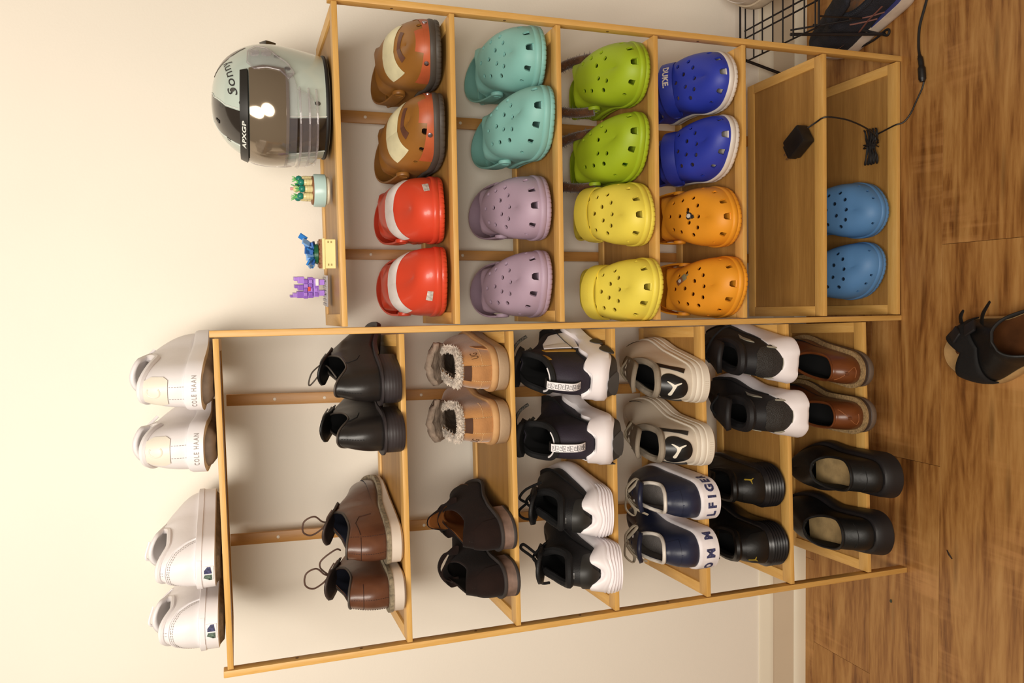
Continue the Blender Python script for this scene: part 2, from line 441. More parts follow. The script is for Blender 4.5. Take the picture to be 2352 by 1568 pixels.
def tongue(sh, name, m, parent, len_=.06, w=.026, rise=.03, th=.004, y1=None, curl=.01, fwd=.03, zoff=-.006):
    """padded flap from under the throat, up and back"""
    T = sh.top(sh.at, 1); V = []; n, k = 10, 8
    for i in range(n+1):
        t = i/n; y = T.y+fwd-(len_+fwd)*t; zc = T.z+zoff+(rise-zoff)*t**1.3-(1-t)*fwd*.25
        ww = w*(.75+.35*t) * (1 if t < .92 else .86)
        for j in range(k+1):
            x = (j/k-.5)*2; V.append((sh.c(y)+x*ww, y+curl*t*(x*x-.3), zc-.35*ww*x*x))
    Fc = [(i*(k+1)+j, i*(k+1)+j+1, (i+1)*(k+1)+j+1, (i+1)*(k+1)+j) for i in range(n) for j in range(k)]
    o = build(name, V, Fc, m, parent); so = o.modifiers.new('s', 'SOLIDIFY'); so.thickness = th; so.offset = 0
    return o
def seam(sh, name, m, parent, pts, fn, r=.0006, dash=False, off=.0003):
    """stitch line following the surface through (p, q) points"""
    P = []
    n = len(pts)
    for i in range(n-1):
        (a, b), (c, d) = pts[i], pts[i+1]; k = max(2, int(hypot(c-a, d-b)/.004))
        for j in range(k): t = j/k; q, nn = fn(a+(c-a)*t, b+(d-b)*t); P.append(q+nn*off)
    q, nn = fn(*pts[-1]); P.append(q+nn*off)
    mb = MB()
    if dash:
        for i in range(len(P)-1): mb.tube([P[i], P[i].lerp(P[i+1], .6)], r, 5)
    else: mb.tube(P, r, 5)
    return mb.obj(name, m, parent)
def lace(name, m, parent, pts, r=.0016, flat=1.0): return MB().tube(bez(pts, 8), r, 7, flat=flat).obj(name, m, parent)

# ------------------------------------------------------------------ the room
YW = .366*K
M_wall = mat('cream_wall_paint', 'f3ecdf', .75, ('noise', 260, .12), .012, 3)
M_trim = mat('trim_paint', 'e9dfca', .5, None, .015, 6); M_trim_shade = mat('trim_paint_shaded', 'd9c9b0', .55, None, .015, 6)  # second tone is the same trim with shade painted in, for the flat board
struct(MB().box(-2.6, 2.8, YW, YW+.1, -.02, 2.6).obj('wall_back', M_wall, smooth=False))
bb = struct(MB().box(-2.6, 2.8, YW-.010, YW, .0366*K, .1087*K).obj('baseboard_back', M_trim_shade, smooth=False))
mb = MB(); pr = [(0, .1087*K), (-.013, .1087*K), (-.013, .116*K), (-.011, .121*K), (-.007, .138*K), (-.004, .146*K), (0, .147*K)]
V = [(x, YW+y, z) for x in (-2.6, 2.8) for y, z in pr]; n = len(pr)
mb.add(V, [(i, i+1, n+i+1, n+i) for i in range(n-1)]); mb.obj('top_moulding', M_trim, bb, sharp=30)
mb = MB(); pr = [(-.016, 0), (-.016, .012), (-.0145, .022), (-.012, .029), (-.009, .0322), (0, .0322)]
V = [(x, YW+y, z) for x in (-2.6, 2.8) for y, z in pr]; n = len(pr)
mb.add(V, [(i, i+1, n+i+1, n+i) for i in range(n-1)]); mb.obj('shoe_moulding', M_trim, bb, sharp=60)
fl = struct(MB().box(-2.6, 2.8, -2.6, YW, -.03, -.006).obj('floor', mat('dark_subfloor', '2a1a0e'), smooth=False))
PW = .215*K
for r in range(-1, 12):
    y1 = (-.116+.215*2)*K-PW*r - 0; y0 = y1-PW
    off = {1: -.345*K, 2: .17*K-1.22}.get(r, random.uniform(-1, .2))
    if r == 1: off = -.345*K-1.22*2
    x = off-1.22*2 if off > -1.6 else off
    while x < 2.8:
        a, b = max(-2.6, x), min(2.8, x+1.22); yy1 = min(y1, YW-.001)
        if b-a > .02 and yy1-y0 > .02:
            MB().box(-(b-a)/2+.0003, (b-a)/2-.0003, -(yy1-y0)/2+.0003, (yy1-y0)/2-.0003, -.008, 0, .0005).obj('plank', M_floor, fl, smooth=False, loc=((a+b)/2, (yy1+y0)/2, 0))
        x += 1.22

# ------------------------------------------------------------------ the bamboo rack
aR, aL, HW, WL, WR = .0098, .0376, .0063, .6061, .6137
ZR = [(1.356, 1.350), (1.1285, 1.1285), (.9028, .9028), (.677, .677), (.455, .455), (.2338, .2338), (.0157, .0157)]   # (outer end, inner end)
ZL = [(1.573, 1.582), (1.2421, 1.2421), (1.0166, 1.0166), (.7933, .787), (.5673, .5673), (.3428, .3428), (.12, .12)]
def bp(bay, s, y, z):
    a, sg = (aR, 1) if bay == 'R' else (aL, -1)
    return Vector((sg*HW+sg*cos(a)*s-sin(a)*y, sg*sin(a)*s+cos(a)*y, z))*K
rack = empty('shoe_rack', (0, 0, 0), 0, 'tall two bay bamboo shoe rack with framed shelves, standing against the cream wall', 'shoe rack')
def hexa(c8): return [c8[i] for i in range(8)], [(0, 3, 2, 1), (4, 5, 6, 7), (0, 1, 5, 4), (1, 2, 6, 5), (2, 3, 7, 6), (3, 0, 4, 7)]
def slab(bay, s0, s1, y0, y1, zt, th, W):
    z = lambda s: zt[1]+(zt[0]-zt[1])*s/W
    return hexa([bp(bay, s, y, z(s)-dz) for dz in (th, 0) for s, y in ((s0, y0), (s1, y0), (s1, y1), (s0, y1))])
def bev(V, Fc, b):
    bm = bmesh.new(); vs = [bm.verts.new(v) for v in V]
    for f in Fc: bm.faces.new([vs[i] for i in f])
    bmesh.ops.recalc_face_normals(bm, faces=bm.faces)
    bmesh.ops.bevel(bm, geom=bm.edges[:], offset=b, segments=2, affect='EDGES', profile=.5)
    m = MB(); m.bm(bm); return m
D = .29; g = .002
def shelf(bay, zt):
    W = WR if bay == 'R' else WL
    f = bev(*slab(bay, g, W-g, 0, .030, zt, .0105, W), .0007*1).obj('shelf', M_bam_x, rack, sharp=30)
    bev(*slab(bay, g, W-g, D-.026, D, zt, .0105, W), .0007).obj('rear_rail', M_bam_x, f, sharp=30)
    bev(*slab(bay, g, .026, .030, D-.026, zt, .0105, W), .0005).obj('side_rail', M_bam_y, f, sharp=30)
    bev(*slab(bay, W-.026, W-g, .030, D-.026, zt, .0105, W), .0005).obj('side_rail', M_bam_y, f, sharp=30)
    V, Fc = slab(bay, .026, W-.026, .030, D-.026, (zt[0]-.004, zt[1]-.004), .004, W)
    build('panel', V, Fc, M_panel, f, False)
for z in ZR: shelf('R', z)
for z in ZL: shelf('L', z)
def post(c8): bev(*hexa(c8), .0012).obj('post', M_bam_z, rack, sharp=30)
PD = .0235
post([Vector((x, y, z))*K for z in (0, 1.5875) for x, y in ((-HW, 0), (HW, 0), (HW, PD), (-HW, PD))])
post([bp('R', s, y, z) for z in (0, 1.362) for s, y in ((WR, 0), (WR+.0126, 0), (WR+.0126, PD), (WR, PD))])
post([bp('L', s, y, z) for z in (0, 1.580) for s, y in ((WL+.0126, 0), (WL, 0), (WL, PD), (WL+.0126, PD))])
def strip(x0, x1, w, z0, z1, y0, screws, lean=0):
    c8 = [Vector((xx, yy, z))*K for z, xc in ((z0, x0), (z1, x1)) for xx, yy in ((xc-w/2, y0), (xc+w/2, y0), (xc+w/2, y0+.010), (xc-w/2, y0+.010))]
    o = bev(*hexa(c8), .0008).obj('back_strip', M_strip, rack, sharp=30)
    for z in screws:
        x = x0+(x1-x0)*(z-z0)/(z1-z0)
        sc = MB().lathe([(0, .0014), (.0028, .001), (.0034, 0)], 12).obj('screw', M_screw, o); sc.location = Vector((x, y0, z))*K; sc.rotation_euler = (pi/2, 0, 0)
M_screw = mat('pale_screw_plug', 'e6d8c4', .4, metal=.0)
strip(.4800, .4805, .0265, .02, 1.345, .325, (1.246, 1.02, .79, .56))
strip(.1622, .1667, .0235, .02, 1.345, .325, (1.24, 1.02, .79))
def yl(x): return .294+aL*x*1.0
strip(-.1862, -.1552, .025, .12, 1.565, .316, (1.463, 1.354, 1.13, .9))
strip(-.5005, -.465, .025, .12, 1.565, .312, (1.464, 1.13, .9, .68))
for bay, W, hs in (('L', WL, (1.45, 1.33, 1.1, .87, .66)), ('R', WR, (1.24, 1.01, .78, .56))):
    for z in hs:
        o = MB().lathe([(0, -.0002), (.0022, .0004), (.0028, 0)], 10).obj('screw', mat('screw_hole', '6b4a26'), rack)
        o.location = bp(bay, W-.0003, .012, z); o.rotation_euler = (0, -pi/2 if bay == 'R' else pi/2, 0)

# ------------------------------------------------------------------ foam clogs
CL = .27
def clog_shape(side, smooth=False):
    return Shoe(L=CL, side=side, wid=[(0, .044), (.2, .043), (.42, .048), (.66, .0605), (.84, .059), (1, .053)], th=[(0, .027), (.5, .026), (1, .024)],
                zb=[(0, .003), (.12, 0), (.75, 0), (1, .010)], s0=.006, s1=.114, wo=.0465, nO=3.3,
                rim=[(0, .064), (.3, .061), (.52, .062), (.7, .070), (.86, .092), (1, .102)], ridge=[(0, .102), (.35, .092), (.66, .078), (.86, .070), (1, .065)],
                e=.043, Rh=.05, Rt=.088, nt=2.15, bend=.013, p=.60, kq=2.8, p2=.84)
HOLES = [(-.027, .146), (0, .140), (.027, .146), (-.033, .168), (0, .165), (.032, .169), (-.013, .186), (.014, .186), (-.037, .194), (.037, .194), (-.022, .207), (0, .208), (.022, .207)]
def cut_mesh(side, holes, vents):
    sh = clog_shape(side)
    def idx(a, sd, t): return 2 if (a > .58 and .12 < t < .42) else 0
    o = shell(sh, 'tmp', [None, None, None], None, .0040, 56, 22, idx=idx, rim_m=0, in_m=1)
    cut = MB()
    for x, y in holes:
        p, n = sh.plan(x, y); t1 = n.cross(Vector((0, 1, 0))).normalized(); t2 = n.cross(t1)
        r = .0043; V = [p+n*h+t1*cos(k*pi/5)*r+t2*sin(k*pi/5)*r for h in (-.013, .009) for k in range(10)]
        Fc = [(k, (k+1) % 10, 10+(k+1) % 10, 10+k) for k in range(10)]+[tuple(range(10))[::-1], tuple(range(10, 20))]
        cut.add(V, Fc)
    for a, sd, w_, h_ in vents:
        sd *= side; p, n = sh.PN(a, sd, .235); da = (sh.P(min(1, a+.01), sd, .235)-sh.P(a-.01, sd, .235))
        if a > .985: da = Vector((1, 0, 0))
        da.normalize(); up = n.cross(da).normalized()
        if up.z < 0: up = -up
        pts = [(-w_, -h_), (w_, -h_), (w_*.82, h_*.55), (w_*.5, h_), (-w_*.5, h_), (-w_*.82, h_*.55)]; m = len(pts)
        V = [p+n*h+da*x+up*y for h in (-.014, .010) for x, y in pts]
        cut.add(V, [(k, (k+1) % m, m+(k+1) % m, m+k) for k in range(m)]+[tuple(range(m))[::-1], tuple(range(m, 2*m))])
    bm = bmesh.new(); vs = [bm.verts.new(v) for v in cut.v]; [bm.faces.new([vs[i] for i in f]) for f in cut.f]
    bmesh.ops.recalc_face_normals(bm, faces=bm.faces); me = bpy.data.meshes.new('c'); bm.to_mesh(me); bm.free()
    c = bpy.data.objects.new('c', me); COL.objects.link(c)
    b = o.modifiers.new('b', 'BOOLEAN'); b.object = c; b.operation = 'DIFFERENCE'; b.solver = 'EXACT'
    bpy.context.view_layer.update()
    res = bpy.data.meshes.new_from_object(o.evaluated_get(bpy.context.evaluated_depsgraph_get()))
    bpy.data.objects.remove(o); bpy.data.objects.remove(c)
    res.set_sharp_from_angle(angle=radians(42)); return res, sh
VENTS = [(.985, 1, .0072, .0072), (.845, 1, .0064, .0064), (.735, 1, .0052, .0050), (.64, 1, .0038, .0034), (.84, -1, .0058, .0058), (.73, -1, .0036, .0034)]
CUT = {}
def clog_cut(kind, side):
    if (kind, side) not in CUT:
        h, v = {'full': (HOLES, VENTS), 'few': ([(0, .16), (-.025, .172), (.026, .170)], []), 'truck': ([(.040, .168), (.036, .182)], VENTS[1:4]),
                'smooth': (HOLES, [(.80, 1, .0036, .003), (.72, 1, .0032, .0028), (.88, 1, .003, .0028), (.86, -1, .003, .0026)]),
                'green': ([h for h in HOLES if abs(h[0]) > .001], VENTS)}[kind]
        CUT[(kind, side)] = cut_mesh(side, h, v)
    return CUT[(kind, side)]
SOLES = {}
def clog(kind, X, Y, z, yaw, side, mats, strap, label, group, sole_m=None, fur=None, dimple=None, dz=0, tread=.0022):
    """X, Y: where the toe tip stands (rack units); mats = body, inside, knurled band, strap, sole"""
    rz = pi+radians(yaw); d = Vector((-sin(rz), cos(rz), 0))
    loc = Vector((X*K, Y*K, z*K+dz))-d*CL-Vector((cos(rz), sin(rz), 0))*(-side*.013*.6**1.5*2.1)
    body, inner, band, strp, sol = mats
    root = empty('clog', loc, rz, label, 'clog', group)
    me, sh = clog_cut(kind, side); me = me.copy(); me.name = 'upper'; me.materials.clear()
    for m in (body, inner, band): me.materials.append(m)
    o = bpy.data.objects.new('upper', me); COL.objects.link(o); o.parent = root
    key = (side, tread)
    if key not in SOLES:
        def prof(a, sd):
            u = sh.sa(a)/sh.L; zb = sh.zb(u); k = int(a*150) % 6; nt_ = -tread if k == 0 else 0
            return [(-.007, zb), (-.0015+nt_, zb+.0008), (.0012+nt_*.8, zb+.0035), (.0018, zb+.0075), (.0006, zb+.0105), (.002, zb+.012), (.0024, zb+.018), (.0012, zb+.0215), (-.002, zb+.0225), (-.004, zb+.027)]
        s_ = sole(sh, 'sole', sol, None, prof, 150, wave=True, sharp=60); SOLES[key] = s_.data; bpy.data.objects.remove(s_)
    me = SOLES[key].copy(); me.materials.clear(); me.materials.append(sol); o = bpy.data.objects.new('sole', me); COL.objects.link(o); o.parent = root
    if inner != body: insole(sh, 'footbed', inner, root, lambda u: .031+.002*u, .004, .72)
    # heel strap on its two rivets
    yp, zp = .112, .057; wp = sh.ow(yp)+.0035; phi, l = strap; ph = radians(phi); d1 = Vector((0, -cos(ph), sin(ph))); b1 = Vector((0, sin(ph), cos(ph)))
    hb = .0145; th = .0035; c0 = Vector((sh.c(yp), yp, zp))
    def arc(ps, o_): return c0+Vector((1, 0, 0))*(wp+o_)*cos(ps)*(1 if abs(cos(ps)) > .999 else 1)+d1*(l*sin(ps)**.8+o_*sin(ps))
    if fur:
        pts = [arc(pi*i/40, .004) for i in range(41)]
        mb = MB().tube(pts, lambda t: .0095, 10); rnd = random.Random(3)
        for _ in range(1500):
            i = rnd.randrange(40); p = pts[i].lerp(pts[i+1], rnd.random()); dd = Vector((rnd.gauss(0, 1), rnd.gauss(0, 1), rnd.gauss(0, 1))).normalized()
            a_ = p+dd*.0085; e_ = p+dd*.0145+Vector((rnd.gauss(0, .002), rnd.gauss(0, .002), -.002)); s_ = dd.orthogonal()*.0011
            mb.add([a_-s_, a_+s_, e_], [(0, 1, 2)])
        mb.obj('furry_strap', fur, root)['label'] = 'brown furry heel strap'
    else:
        V = []; n = 36
        for i in range(n+1):
            ps = pi*i/n; hh = hb*(.82+.18*sin(ps))
            for o_, q in ((0, -1), (th, -1), (th+.0006, -.55), (th+.0006, .55), (th, 1), (0, 1)): V.append(arc(ps, o_)+b1*hh*q)
        Fc = [(i*6+k, i*6+(k+1) % 6, (i+1)*6+(k+1) % 6, (i+1)*6+k) for i in range(n) for k in range(6)]+[tuple(range(6))[::-1], tuple(n*6+k for k in range(6))]
        bm = bmesh.new(); vs = [bm.verts.new(v) for v in V]; [bm.faces.new([vs[i] for i in f]) for f in Fc]; bmesh.ops.recalc_face_normals(bm, faces=bm.faces)
        m_ = MB(); m_.bm(bm); st = m_.obj('heel_strap', strp, root, sharp=50)
    for sx in (-1, 1):
        m_ = MB().lathe([(.0125, -.003), (.0132, .001), (.012, .0035), (.008, .0042), (.0075, .003), (0, .003)], 20)
        o = m_.obj('rivet', strp if not fur else body, root); o.location = (sh.c(yp)+sx*wp, yp, zp); o.rotation_euler = (0, sx*pi/2, 0)
    def strap_fn(p, q):                      # p along the strap (+ = towards +x), q across
        ps = pi/2-p/((wp+l)/2*.98); P = arc(ps, th+.0006)+b1*q
        n = (arc(ps, th+.01)-arc(ps, th)).normalized(); return P, n
    return root, sh, strap_fn
def foam(n, c, c2=None, r=.55): return (mat(n+'_foam', c, r, ('noise', 900, .08), .05, 12), mat(n+'_foam_knurled', c, r+.05, ('voro', 420, 1.), .05, 12))
def cm(n, c, ins=None, sole_=None, st=None):
    a, b = foam(n, c); return (a, ins or a, b, st or a, sole_ or a)
back = (9, .118); fwd = (122, .060)
# top clog row
M_red_s = mat('gloss_red_foam', 'dc4a30', .38, None, .04, 8, coat=.2); M_br = mat('caramel_foam', '9e6c30', .45, None, .08, 8, c2='855824'); M_brk = mat('caramel_foam_knurled', 'b87f36', .5, ('voro', 420, .5), .05)
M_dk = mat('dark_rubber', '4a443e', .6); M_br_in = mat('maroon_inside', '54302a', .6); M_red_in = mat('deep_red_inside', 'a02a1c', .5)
M_cream = mat('cream_print', 'e3dcb4', .4); M_bump = mat('orange_red_print', 'be603a', .45, None, .08, 20, c2='a5502f'); M_whitep = mat('white_print', 'efe9e4', .35)
M_mar = mat('brown_print', '6b4637', .5); M_chr = mat('bolt_metal', 'b8b0c0', .25, metal=1)
for X, Y, yaw, side, lab in ((.568, .022, 8, -1, 'brown foam clog with orange toe panel beside the bare outer post'), (.430, .004, 9, 1, 'brown foam clog with orange toe panel, next to the red clogs')):
    root, sh, sf = clog('truck', X, Y, ZR[1][0], yaw, side, (M_br, M_br_in, M_brk, M_br, M_dk), (9, .117), lab, 'brown clogs')
    def vf(x, y, sh=sh): return sh.plan(x, y)
    def band(a0, a1, t0, t1, nm, m, off, sides=(1, -1), sh=sh, root=root):
        V, Fc, _ = sh.grid(30, 10, a0, a1, t0, t1, off, sides); V, Fc, _ = weld(V, Fc, None, 1e-4); return build(nm, V, Fc, m, root)
    band(.66, 1, .0, .20, 'bumper_panel', M_bump, .0009); band(.90, 1, .19, .47, 'bumper_panel', M_bump, .0011)
    band(.575, .70, .50, 1, 'windshield_panel', M_cream, .0008)
    band(.745, .80, .70, 1, 'hood_patch', M_mar, .0009)
    for a, sd in ((.83, 1), (.83, -1)):
        p, n = sh.PN(a, sd, .10); o = MB().lathe([(.0045, 0), (.0042, .0015), (.002, .0022), (0, .0022)], 14).obj('bolt', M_chr, root); o.location = p+n*.001; o.rotation_euler = n.to_track_quat('Z', 'Y').to_euler()
for X, Y, yaw, side, lab in ((.239, .018, 4, -1, 'shiny red foam clog with white band, next to the brown clogs'), (.112, .006, 2, 1, 'shiny red foam clog with white band beside the middle post')):
    root, sh, sf = clog('few', X, Y, ZR[1][0], yaw, side, (M_red_s, M_red_in, M_red_s, M_red_s, M_red_s), (9, .117), lab, 'red clogs')
    V, Fc, _ = sh.grid(40, 12, .56, .655, .36, 1, .0008); V, Fc, _ = weld(V, Fc, None, 1e-4); build('white_band', V, Fc, M_whitep, root)
    for sd in (side,):
        V, Fc, _ = sh.grid(8, 5, .79, .86, .08, .24, .0008, (sd,)); build('sticker', V, Fc, mat('grey_white_print', 'cfc8c0', .4, None, .2, 200), root)
# second row
T = cm('aqua', '86beb6'); T = (T[0], T[0], T[2], T[0], T[0])
clog('full', .572, .026, ZR[2][0], 4, -1, T, (9, .117), 'aqua foam clog at the outer end of its shelf, pushed back', 'aqua clogs')
clog('full', .452, -.018, ZR[2][0], 5, 1, T, (9, .117), 'aqua foam clog with its toe over the shelf edge, next to lavender clogs', 'aqua clogs')
T = cm('lavender', 'b59db0')
clog('full', .245, .008, ZR[2][0], 2, -1, T, (9, .117), 'lavender foam clog standing nearer the aqua clogs', 'lavender clogs')
clog('full', .108, .008, ZR[2][0], 3, 1, T, (9, .117), 'lavender foam clog standing beside the middle post', 'lavender clogs')
# third row
T = cm('lime', '9db51e'); M_fur = mat('brown_fur', '5d3a20', .95, ('noise', 400, .6), .25, 60, sheen=.5)
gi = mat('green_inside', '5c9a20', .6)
clog('green', .553, -.004, ZR[3][0], 6, -1, (T[0], gi, T[2], T[0], T[0]), (52, .105), 'lime green clog with brown furry strap at the outer post', 'lime green clogs', fur=M_fur)
clog('green', .417, .000, ZR[3][0], 6, 1, (T[0], gi, T[2], T[0], T[0]), (50, .105), 'lime green clog with brown furry strap, next to the yellow clogs', 'lime green clogs', fur=M_fur)
T = cm('yellow', 'ecd852')
for X, Y, side, yaw, lab in ((.228, -.022, -1, -1, 'yellow foam clog with raised strap lettering, next to the lime clogs'), (.083, -.055, 1, -2, 'yellow foam clog overhanging the shelf edge beside the middle post')):
    root, sh, sf = clog('full', X, Y, ZR[3][0], yaw, side, T, fwd, lab, 'yellow clogs')
    lay2d('raised_lettering', text2d('crocs', .016, .0006), sf, 0, 0, T[0], root, off=.0008)
# fourth row
bl = foam('royal_blue', '2a3aa8', None, .5); wf = mat('white_foam', 'ded5cc', .5, ('noise', 500, .08), .04, 20)
for X, Y, side, yaw, tx, lab in ((.551, .000, -1, 5, True, 'royal blue clog with white sole and white strap lettering'), (.421, -.006, 1, 4, False, 'royal blue clog with white sole, next to the orange clogs')):
    root, sh, sf = clog('full', X, Y, ZR[4][0], yaw, side, (bl[0], wf, bl[1], bl[0], wf), (131, .065), lab, 'royal blue clogs')
    if tx: write('lettering', 'DUKE.', .0165, sf, -.012, 0, wf, root, bold=.0007, off=.0006)
T = cm('orange', 'ec9c24')
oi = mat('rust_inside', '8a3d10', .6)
for X, Y, side, yaw, lab in ((.230, -.014, -1, 0, 'orange foam clog with a small black and white charm'), (.089, -.036, 1, -2, 'orange foam clog with a brown and grey tag shaped charm')):
    root, sh, sf = clog('full', X, Y, ZR[4][0], yaw, side, (T[0], oi, T[2], T[0], T[0]), (9, .117), lab, 'orange clogs')
    p, n = sh.plan(.002 if side < 0 else -.014*1, .187 if side < 0 else .155); q = n.to_track_quat('Z', 'Y').to_euler()
    if side < 0:
        ch = MB().lathe([(.007, 0), (.0075, .0015), (.006, .003), (0, .0032)], 14).box(-.002, .011, -.003, .003, 0, .0028, .0006).box(-.009, -.002, -.010, -.004, 0, .0028, .0006)
        c_ = ch.obj('charm', mat('charm_dark', '2c2622', .5), root); o = MB().lathe([(.0048, .003), (.004, .0046), (0, .005)], 12).obj('charm_face', mat('charm_white', 'd8d2c8', .5), c_); c_.location = p+n*.001; c_.rotation_euler = q
    else:
        c_ = MB().box(-.006, .006, -.010, .009, 0, .0026, .0012).obj('charm', mat('charm_brown', '8a5a3a', .5), root); MB().box(-.006, .006, -.018, -.008, 0, .0028, .001).box(-.0015, .0015, -.025, -.017, 0, .002, .0006).obj('charm_tip', mat('charm_grey', '8c8868', .5), c_)
        MB().lathe([(.004, .0024), (.0036, .0034), (0, .0036)], 12).obj('charm_face', mat('charm_white', 'd8d2c8', .5), c_); c_.location = p+n*.001; c_.rotation_euler = (q[0], q[1], q[2]+.6)
# bottom row
T = cm('sky_blue', '5585b8', None, None); T = (T[0], T[0], T[0], T[0], T[0])
clog('smooth', .262, .012, ZR[6][0], 2, -1, T, (9, .117), 'sky blue foam clog on the lowest shelf, nearer the cable bundle', 'sky blue clogs')
clog('smooth', .137, .020, ZR[6][0], 3, 1, T, (9, .117), 'sky blue foam clog on the lowest shelf beside the middle post', 'sky blue clogs')
# @@LEFT@@
# ------------------------------------------------------------------ shoes with their heels to the room
def wid(hw, bw): return [(0, hw*.97), (.22, hw), (.42, hw*1.02), (.68, bw), (.86, bw*.92), (1, bw*.8)]
def place(name, X, Y, z, yaw, label, cat, group, dz=0): return empty(name, (X*K, Y*K, z*K+dz), radians(yaw), label, cat, group)
def lift(sh, f=1.): return lambda a: sh.zb(sh.sa(a)/sh.L)*f
M_blk = mat('black_leather', '0d0c0c', .5, ('noise', 140, .15), .2, 20); M_blkm = mat('black_fabric', '0c0b0d', .8, ('noise', 500, .3), .2, 40)
M_wl = mat('white_leather', 'eae5e6', .45, ('noise', 160, .08), .02, 12); M_ws = mat('white_sole', 'ebe7e9', .5, None, .02, 12); M_wc = mat('cream_leather', 'e6dfd0', .4, None, .02, 20)
M_blks = mat('black_rubber', '1a1719', .55, None, .1, 20); M_void = mat('dark_lining', '0c0b0c', .9)
M_gray = mat('grey_print', 'a39c98', .6); M_fluffw = mat('white_lining', 'd9d2cc', .85, ('noise', 500, .4), .05)

def white_sneaker(X, Y, z, yaw, side, label):
    r = place('sneaker', X, Y, z, yaw, label, 'shoe', 'white sneakers with lettered soles')
    sh = Shoe(L=.295, side=side, wid=wid(.040, .053), th=[(0, .043), (.5, .034), (1, .03)], zb=[(0, .002), (.1, 0), (.75, 0), (1, .01)], s0=.016, s1=.145, wo=.029, rim=[(0, .112), (.3, .100), (.6, .092), (1, .118)],
              ridge=[(0, .118), (.5, .085), (1, .066)], e=.05, inset=.004, kq=2.0, bul=.002)
    shell(sh, 'upper', [M_wl, M_fluffw], r, .005)
    def prof(a):
        zb = sh.zb(sh.sa(a)/sh.L); h = sh.th(sh.sa(a)/sh.L); k = 1-sst(.05, .5, a)
        return [(-.030, zb), (-.016-.004*k, zb+.0005), (-.010, zb+.004+.005*k), (-.0065, zb+.009+.007*k), (.002, zb+.0105+.0075*k), (.0012, zb+h-.004), (-.0005, zb+h), (-.006, zb+h+.001)]
    sole(sh, 'sole', [M_ws, mat('worn_outsole', '86776a', .8, None, .15, 30)], r, prof, 60, idx=lambda j: 1 if j < 3 else 0)
    fn = sh.wrap(.45); fs = sh.wrap(sole=.0018)
    write('sole_lettering', 'COLE HAAN', .0105, fs, .002, .028, M_gray, r, sx=.76, off=.0004, bold=.0002)
    H = .069
    poly = [(-.026, .055), (-.020, .066), (-.008, .0695), (.008, .0695), (.020, .066), (.028, .053), (.026, .034), (.020, .027), (-.018, .027), (-.024, .036)]
    pt_ = patch('heel_patch', [poly], fn, .0006, .0014, M_wc, r)
    seam(sh, 'stitching', M_gray, r, poly+[poly[0]], fn, .0003, False, .001)
    for x in (-.010, .009): seam(sh, 'stitching', M_gray, r, [(x, .003), (x, .027)], fn, .0005, True)
    cpts = [fn(.009*cos(t)+.001, .048+.010*sin(t))[0]+fn(0, .048)[1]*.0018 for t in [pi*.3+i*(2*pi*.72)/14 for i in range(15)]]
    MB().tube(cpts, .0014, 6).obj('embossed_mark', M_wc, pt_)
    collar(sh, 'collar', M_wl, r, .0062, 40, -.003, .92); insole(sh, 'insole', M_fluffw, r, .05)
    tongue(sh, 'tongue', M_wl, r, .060, .026, .010, .007)
    lace('lace', M_ws, r, [(-.03+sh.c(.15), .165, .098), (0, .155, .122), (.03, .165, .098)], .0025)
    return r
white_sneaker(-.105, -.004, 1.5815, -12, 1, 'white sneaker with grey lettered sole beside the middle post top')
white_sneaker(-.208, -.014, 1.580, -3, -1, 'white sneaker with grey lettered sole, on the far side of its pair from the post')

